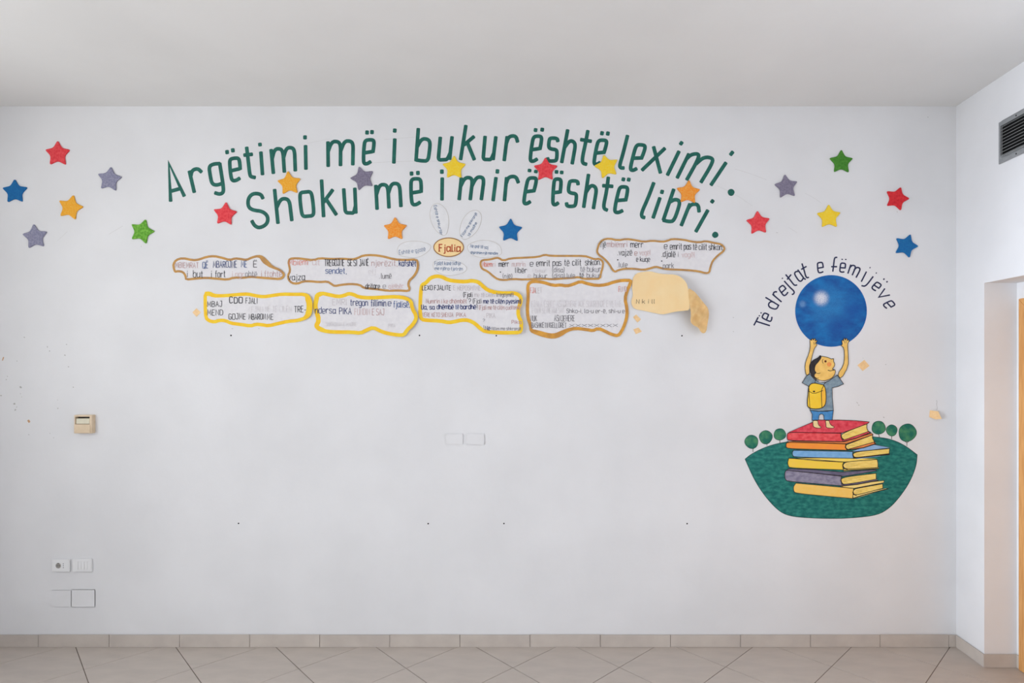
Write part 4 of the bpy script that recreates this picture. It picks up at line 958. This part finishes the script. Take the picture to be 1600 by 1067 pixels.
e, x0, x1, z0, z1 = plate('light_switch', 113, 142.8, 873.5, 893.5, .010, M_white, 'white switch plate with four narrow rockers, right of the round socket', 'switch')
for k in range(4):
    mb = MB(); w_ = (x1 - x0) * .15; xs = x0 + (x1 - x0) * .16 + k * (w_ + .0015); mb.box(xs, xs + w_, -.0122, -.0098, z0 + .013, z1 - .013); mb.build('rocker', M_white, e, bevel=.0008)
plate('blank_plate', 80, 111, 922, 948.5, .0025, M_plate, 'flat painted-over blank plate under the socket, left of the pair', 'blank plate', group='painted-over cover plates')
plate('blank_plate', 111.6, 148, 921, 949, .0045, M_plate, 'raised painted-over blank plate under the switch, right of the pair', 'blank plate', group='painted-over cover plates')
plate('blank_plate', 696.5, 723.5, 677.5, 694.5, .006, M_plate, 'white blank plate mid wall, left of the two side by side', 'blank plate', group='painted-over cover plates')
plate('blank_plate', 728.5, 757, 677.5, 695, .006, M_plate, 'white blank plate mid wall, right of the two side by side', 'blank plate', group='painted-over cover plates')

# ventilation grille on the right wall
gy1 = -(D - XR * F / (1562 - CX)); gy0 = gy1 - .47; gz0, gz1 = 2.568, 2.776; bw = .023
vent = empty('vent_grille', (XR, (gy0 + gy1) / 2, gz0), 'grey metal ventilation grille high on the right wall', 'vent')
mb = MB(); xa = XR - .006
mb.box(xa, XR, gy0, gy0 + bw, gz0, gz1); mb.box(xa, XR, gy1 - bw, gy1, gz0, gz1); mb.box(xa, XR, gy0 + bw, gy1 - bw, gz1 - bw * 1.05, gz1); mb.box(xa, XR, gy0 + bw, gy1 - bw, gz0, gz0 + bw * 1.25)
mb.build('frame', M_alu, vent, bevel=.001)
mb = MB(); mb.box(XR - .0018, XR - .0002, gy0 + bw, gy1 - bw, gz0 + bw * 1.25, gz1 - bw * 1.05); mb.build('duct', M_void, vent)
ns = 10; zz0 = gz0 + bw * 1.25; zz1 = gz1 - bw * 1.05
for k in range(ns):
    zc = zz0 + (zz1 - zz0) * (k + .45) / ns
    mb = MB(); V = []
    for yy in (gy0 + bw, gy1 - bw - .004):
        V += [(XR - .0165, yy, zc - .0045), (XR - .0165, yy, zc - .0032), (XR - .002, yy, zc + .0055), (XR - .002, yy, zc + .0042)]
    mb.tris(V, [(0, 1, 2, 3), (7, 6, 5, 4), (0, 4, 5, 1), (1, 5, 6, 2), (2, 6, 7, 3), (3, 7, 4, 0)])
    mb.build('slat', M_slat, vent)
mb = MB(); mb.box(XR - .017, XR - .006, gy0 + bw - .003, gy0 + bw, zz0, zz1); mb.box(XR - .017, XR - .006, gy1 - bw - .003, gy1 - bw, zz0, zz1); mb.box(XR - .017, XR - .006, gy0 + bw, gy1 - bw - .003, zz1 - .003, zz1); mb.box(XR - .017, XR - .006, gy0 + bw, gy1 - bw - .003, zz0 - .003, zz0)
mb.build('inner_rim', M_alu, vent)
for yy in (gy1 - .115, gy0 + .115):
    for z_ in (gz0 + .012, gz1 - .012):
        mb = MB(); n = 12
        V = [(XR - .0076, yy + .0035 * math.cos(k * math.pi / 6), z_ + .0035 * math.sin(k * math.pi / 6)) for k in range(n)] + [(XR - .006, yy + .0035 * math.cos(k * math.pi / 6), z_ + .0035 * math.sin(k * math.pi / 6)) for k in range(n)]
        mb.tris(V, [tuple(range(n)), tuple(range(2 * n - 1, n - 1, -1))] + [(k, k + n, (k + 1) % n + n, (k + 1) % n) for k in range(n)]); mb.build('screw', M_dark, vent)

# scraps of tape left on the wall
def tape(pts, label, d=.0012, fold=None):
    q = pts; cx = sum(p[0] for p in q) / len(q); cy = max(p[1] for p in q)
    dd = fold or (lambda x, y: d)
    V = [P(x, y, dd(x, y)) for x, y in q]; n = len(V); mb = MB()
    V2 = [Vector((v.x, v.y + .0007, v.z)) for v in V]
    mb.tris(V + V2, [tuple(range(n)), tuple(range(2 * n - 1, n - 1, -1))] + [(k, k + n, (k + 1) % n + n, (k + 1) % n) for k in range(n)])
    o = mb.build('tape_scrap', M_tape); tag(o, label, 'tape', 'tan tape scraps on the wall')
tape([(300.5, 488), (307, 481.5), (313.5, 488), (307, 495)], 'tan tape scrap left of the notice reading MBAJ MEND')
tape([(989, 495.5), (994, 491.2), (1001.5, 499), (996, 503.8)], 'tan tape scrap below the left end of the peach paper, upper of two')
tape([(989.5, 514.5), (997.5, 511.6), (1003, 518), (993.5, 522)], 'tan tape scrap below the left end of the peach paper, lower of two')
tape([(1339.8, 570.5), (1350.5, 562.2), (1358.6, 571.5), (1348, 579.6)], 'square tan tape scrap right of the painted boy')
tape([(1453, 641), (1466, 642.5), (1471.5, 654.5), (1462, 655.2), (1452, 651.5)], 'half-loose tan tape scrap nearest the right-hand corner', fold=lambda x, y: .002 + .022 * ramp(x, 1454, 1471))

# drilled holes with plugs
for (x, y, lab) in ((361, 524, 'below the leftmost yellow notice'), (655.5, 524, 'between the two right yellow notices, just below them'), (775.5, 524.5, 'just below the stepped yellow notice'), (1065.5, 524.5, 'below the peach paper'),
                    (372.8, 817.6, 'leftmost of the lower row'), (669, 818, 'second from the left in the lower row'), (787.4, 817.8, 'third from the left in the lower row'), (1073.6, 818, 'rightmost of the lower row')):
    c = P(x, y, 0); mb = MB(); disc(mb, c.x, c.z, .0042, -.0009, -.0001, 12)
    o = mb.build('wall_plug', M_void); tag(o, 'black screw plug in the wall, ' + lab, 'wall plug', 'screw plugs in the wall')

# chips, scuffs and pencil guide lines in the wall paint
mb = MB()
def chip(x, y, r, stretch=1.0, ang=0):
    n = 8; V = []
    for k in range(n):
        a_ = k * 2 * math.pi / n; rr = .85 * r * random.uniform(.7, 1.25); u = rr * math.cos(a_) * stretch; v = rr * math.sin(a_)
        V.append((x + u * math.cos(ang) - v * math.sin(ang), y + u * math.sin(ang) + v * math.cos(ang)))
    fill(mb, V, flat(.0004))
for (x, y, r, s_, a_) in ((38, 527, 1.0, 1.6, .2), (74, 542, 1.1, 1.5, 1.3), (77.5, 548.5, 1, 1.4, .6), (104, 538, .9, 1.2, 0), (101.5, 555, 1.3, 1.3, .8), (107, 573, 1, 1.3, 0), (26.5, 564, .9, 1, 0),
                         (9.8, 593, 1.1, 1, 0), (11.5, 588, .6, 2.5, 1.0), (32, 605, 2.2, 1, 0), (32, 615, .7, 1.6, 1.3), (34, 620, .5, 2.5, 1.4), (22.5, 631, 1.9, 1.2, 0), (23.8, 640.5, 1.5, 1.3, -.4), (26, 636, .6, 3, -.9),
                         (1.5, 618, 1.1, 1.6, 0), (90.5, 638, 1.1, 1, 0), (114.5, 605, 1, 1.2, .6), (90, 625, .6, 1, 0), (45, 679, .9, 1.4, 0), (78, 677, .6, 1.5, 0), (83.8, 684, .7, 1.2, 0), (1146, 496, .9, 1, 0), (1146, 518, .9, 1.2, .3),
                         (1348.5, 559.5, .7, 1, 0), (1384, 569.4, .7, 2.2, -.5), (1339.5, 629.5, .6, 4, .9), (1342, 633, .8, 2, .4), (1381, 652, 1.1, 1.2, .5), (1214, 363.5, .6, 3, .1), (1402, 331, .4, 4, 1.4), (220.5, 385, .4, 4.5, 1.5),
                         (363, 513.5, .6, 3, 0), (404.5, 513.3, .6, 2.4, .2), (240, 363, .7, 1, 0), (387, 513, .4, 1, 0), (1463.5, 626, .6, 1.4, 1.2), (1450, 183, .8, 1.2, 0), (190, 78, .01, 1, 0)):
    chip(x, y, r, s_, a_)
o = mb.build('paint_chips', mat('grey_scuff', (182, 181, 178), (166, 165, 162), 60, .9), wall_back); o['kind'] = 'stuff'
mb = MB()
for pts in (((5.6, 558), (3.8, 563)), ((44, 656.5), (46, 659.5))): stroke(mb, list(pts), 3.4 if pts[0][0] > 40 else 1.8, flat(.0004))
o = mb.build('paint_chips', mat('ochre_chip', (196, 160, 124), (182, 144, 108), 60, .9), wall_back); o['kind'] = 'stuff'
mb = MB()
for pts in ([(1148, 264), (1172, 271), (1198, 281)], [(1258, 302), (1272, 309), (1284, 318)], [(1120, 290), (1150, 304), (1176, 322)], [(1232, 355), (1246, 364)], [(480, 224), (505, 219), (515, 217)], [(570, 255), (620, 252), (690, 252)], [(600, 218), (650, 214)], [(90, 376), (105, 362)], [(170, 366), (192, 353)]):
    stroke(mb, chaikin(pts, 1), .5, flat(.0003), rnd=False)
o = mb.build('pencil_guide_lines', mat('pencil_trace', (196, 195, 194), (202, 201, 200), 60, .9), wall_back); o['kind'] = 'stuff'
# loose thread above the folded tape
mb = MB(); pts = [(1464.2, 627), (1463.4, 632), (1464.6, 637), (1463.6, 641)]
stroke(mb, chaikin(pts, 2), .55, flat(.0008)); o = mb.build('loose_thread', mat('grey_thread', (172, 170, 168), (160, 158, 156), 60, .9)); tag(o, 'short grey thread stuck to the wall above the half-loose tape scrap', 'thread')
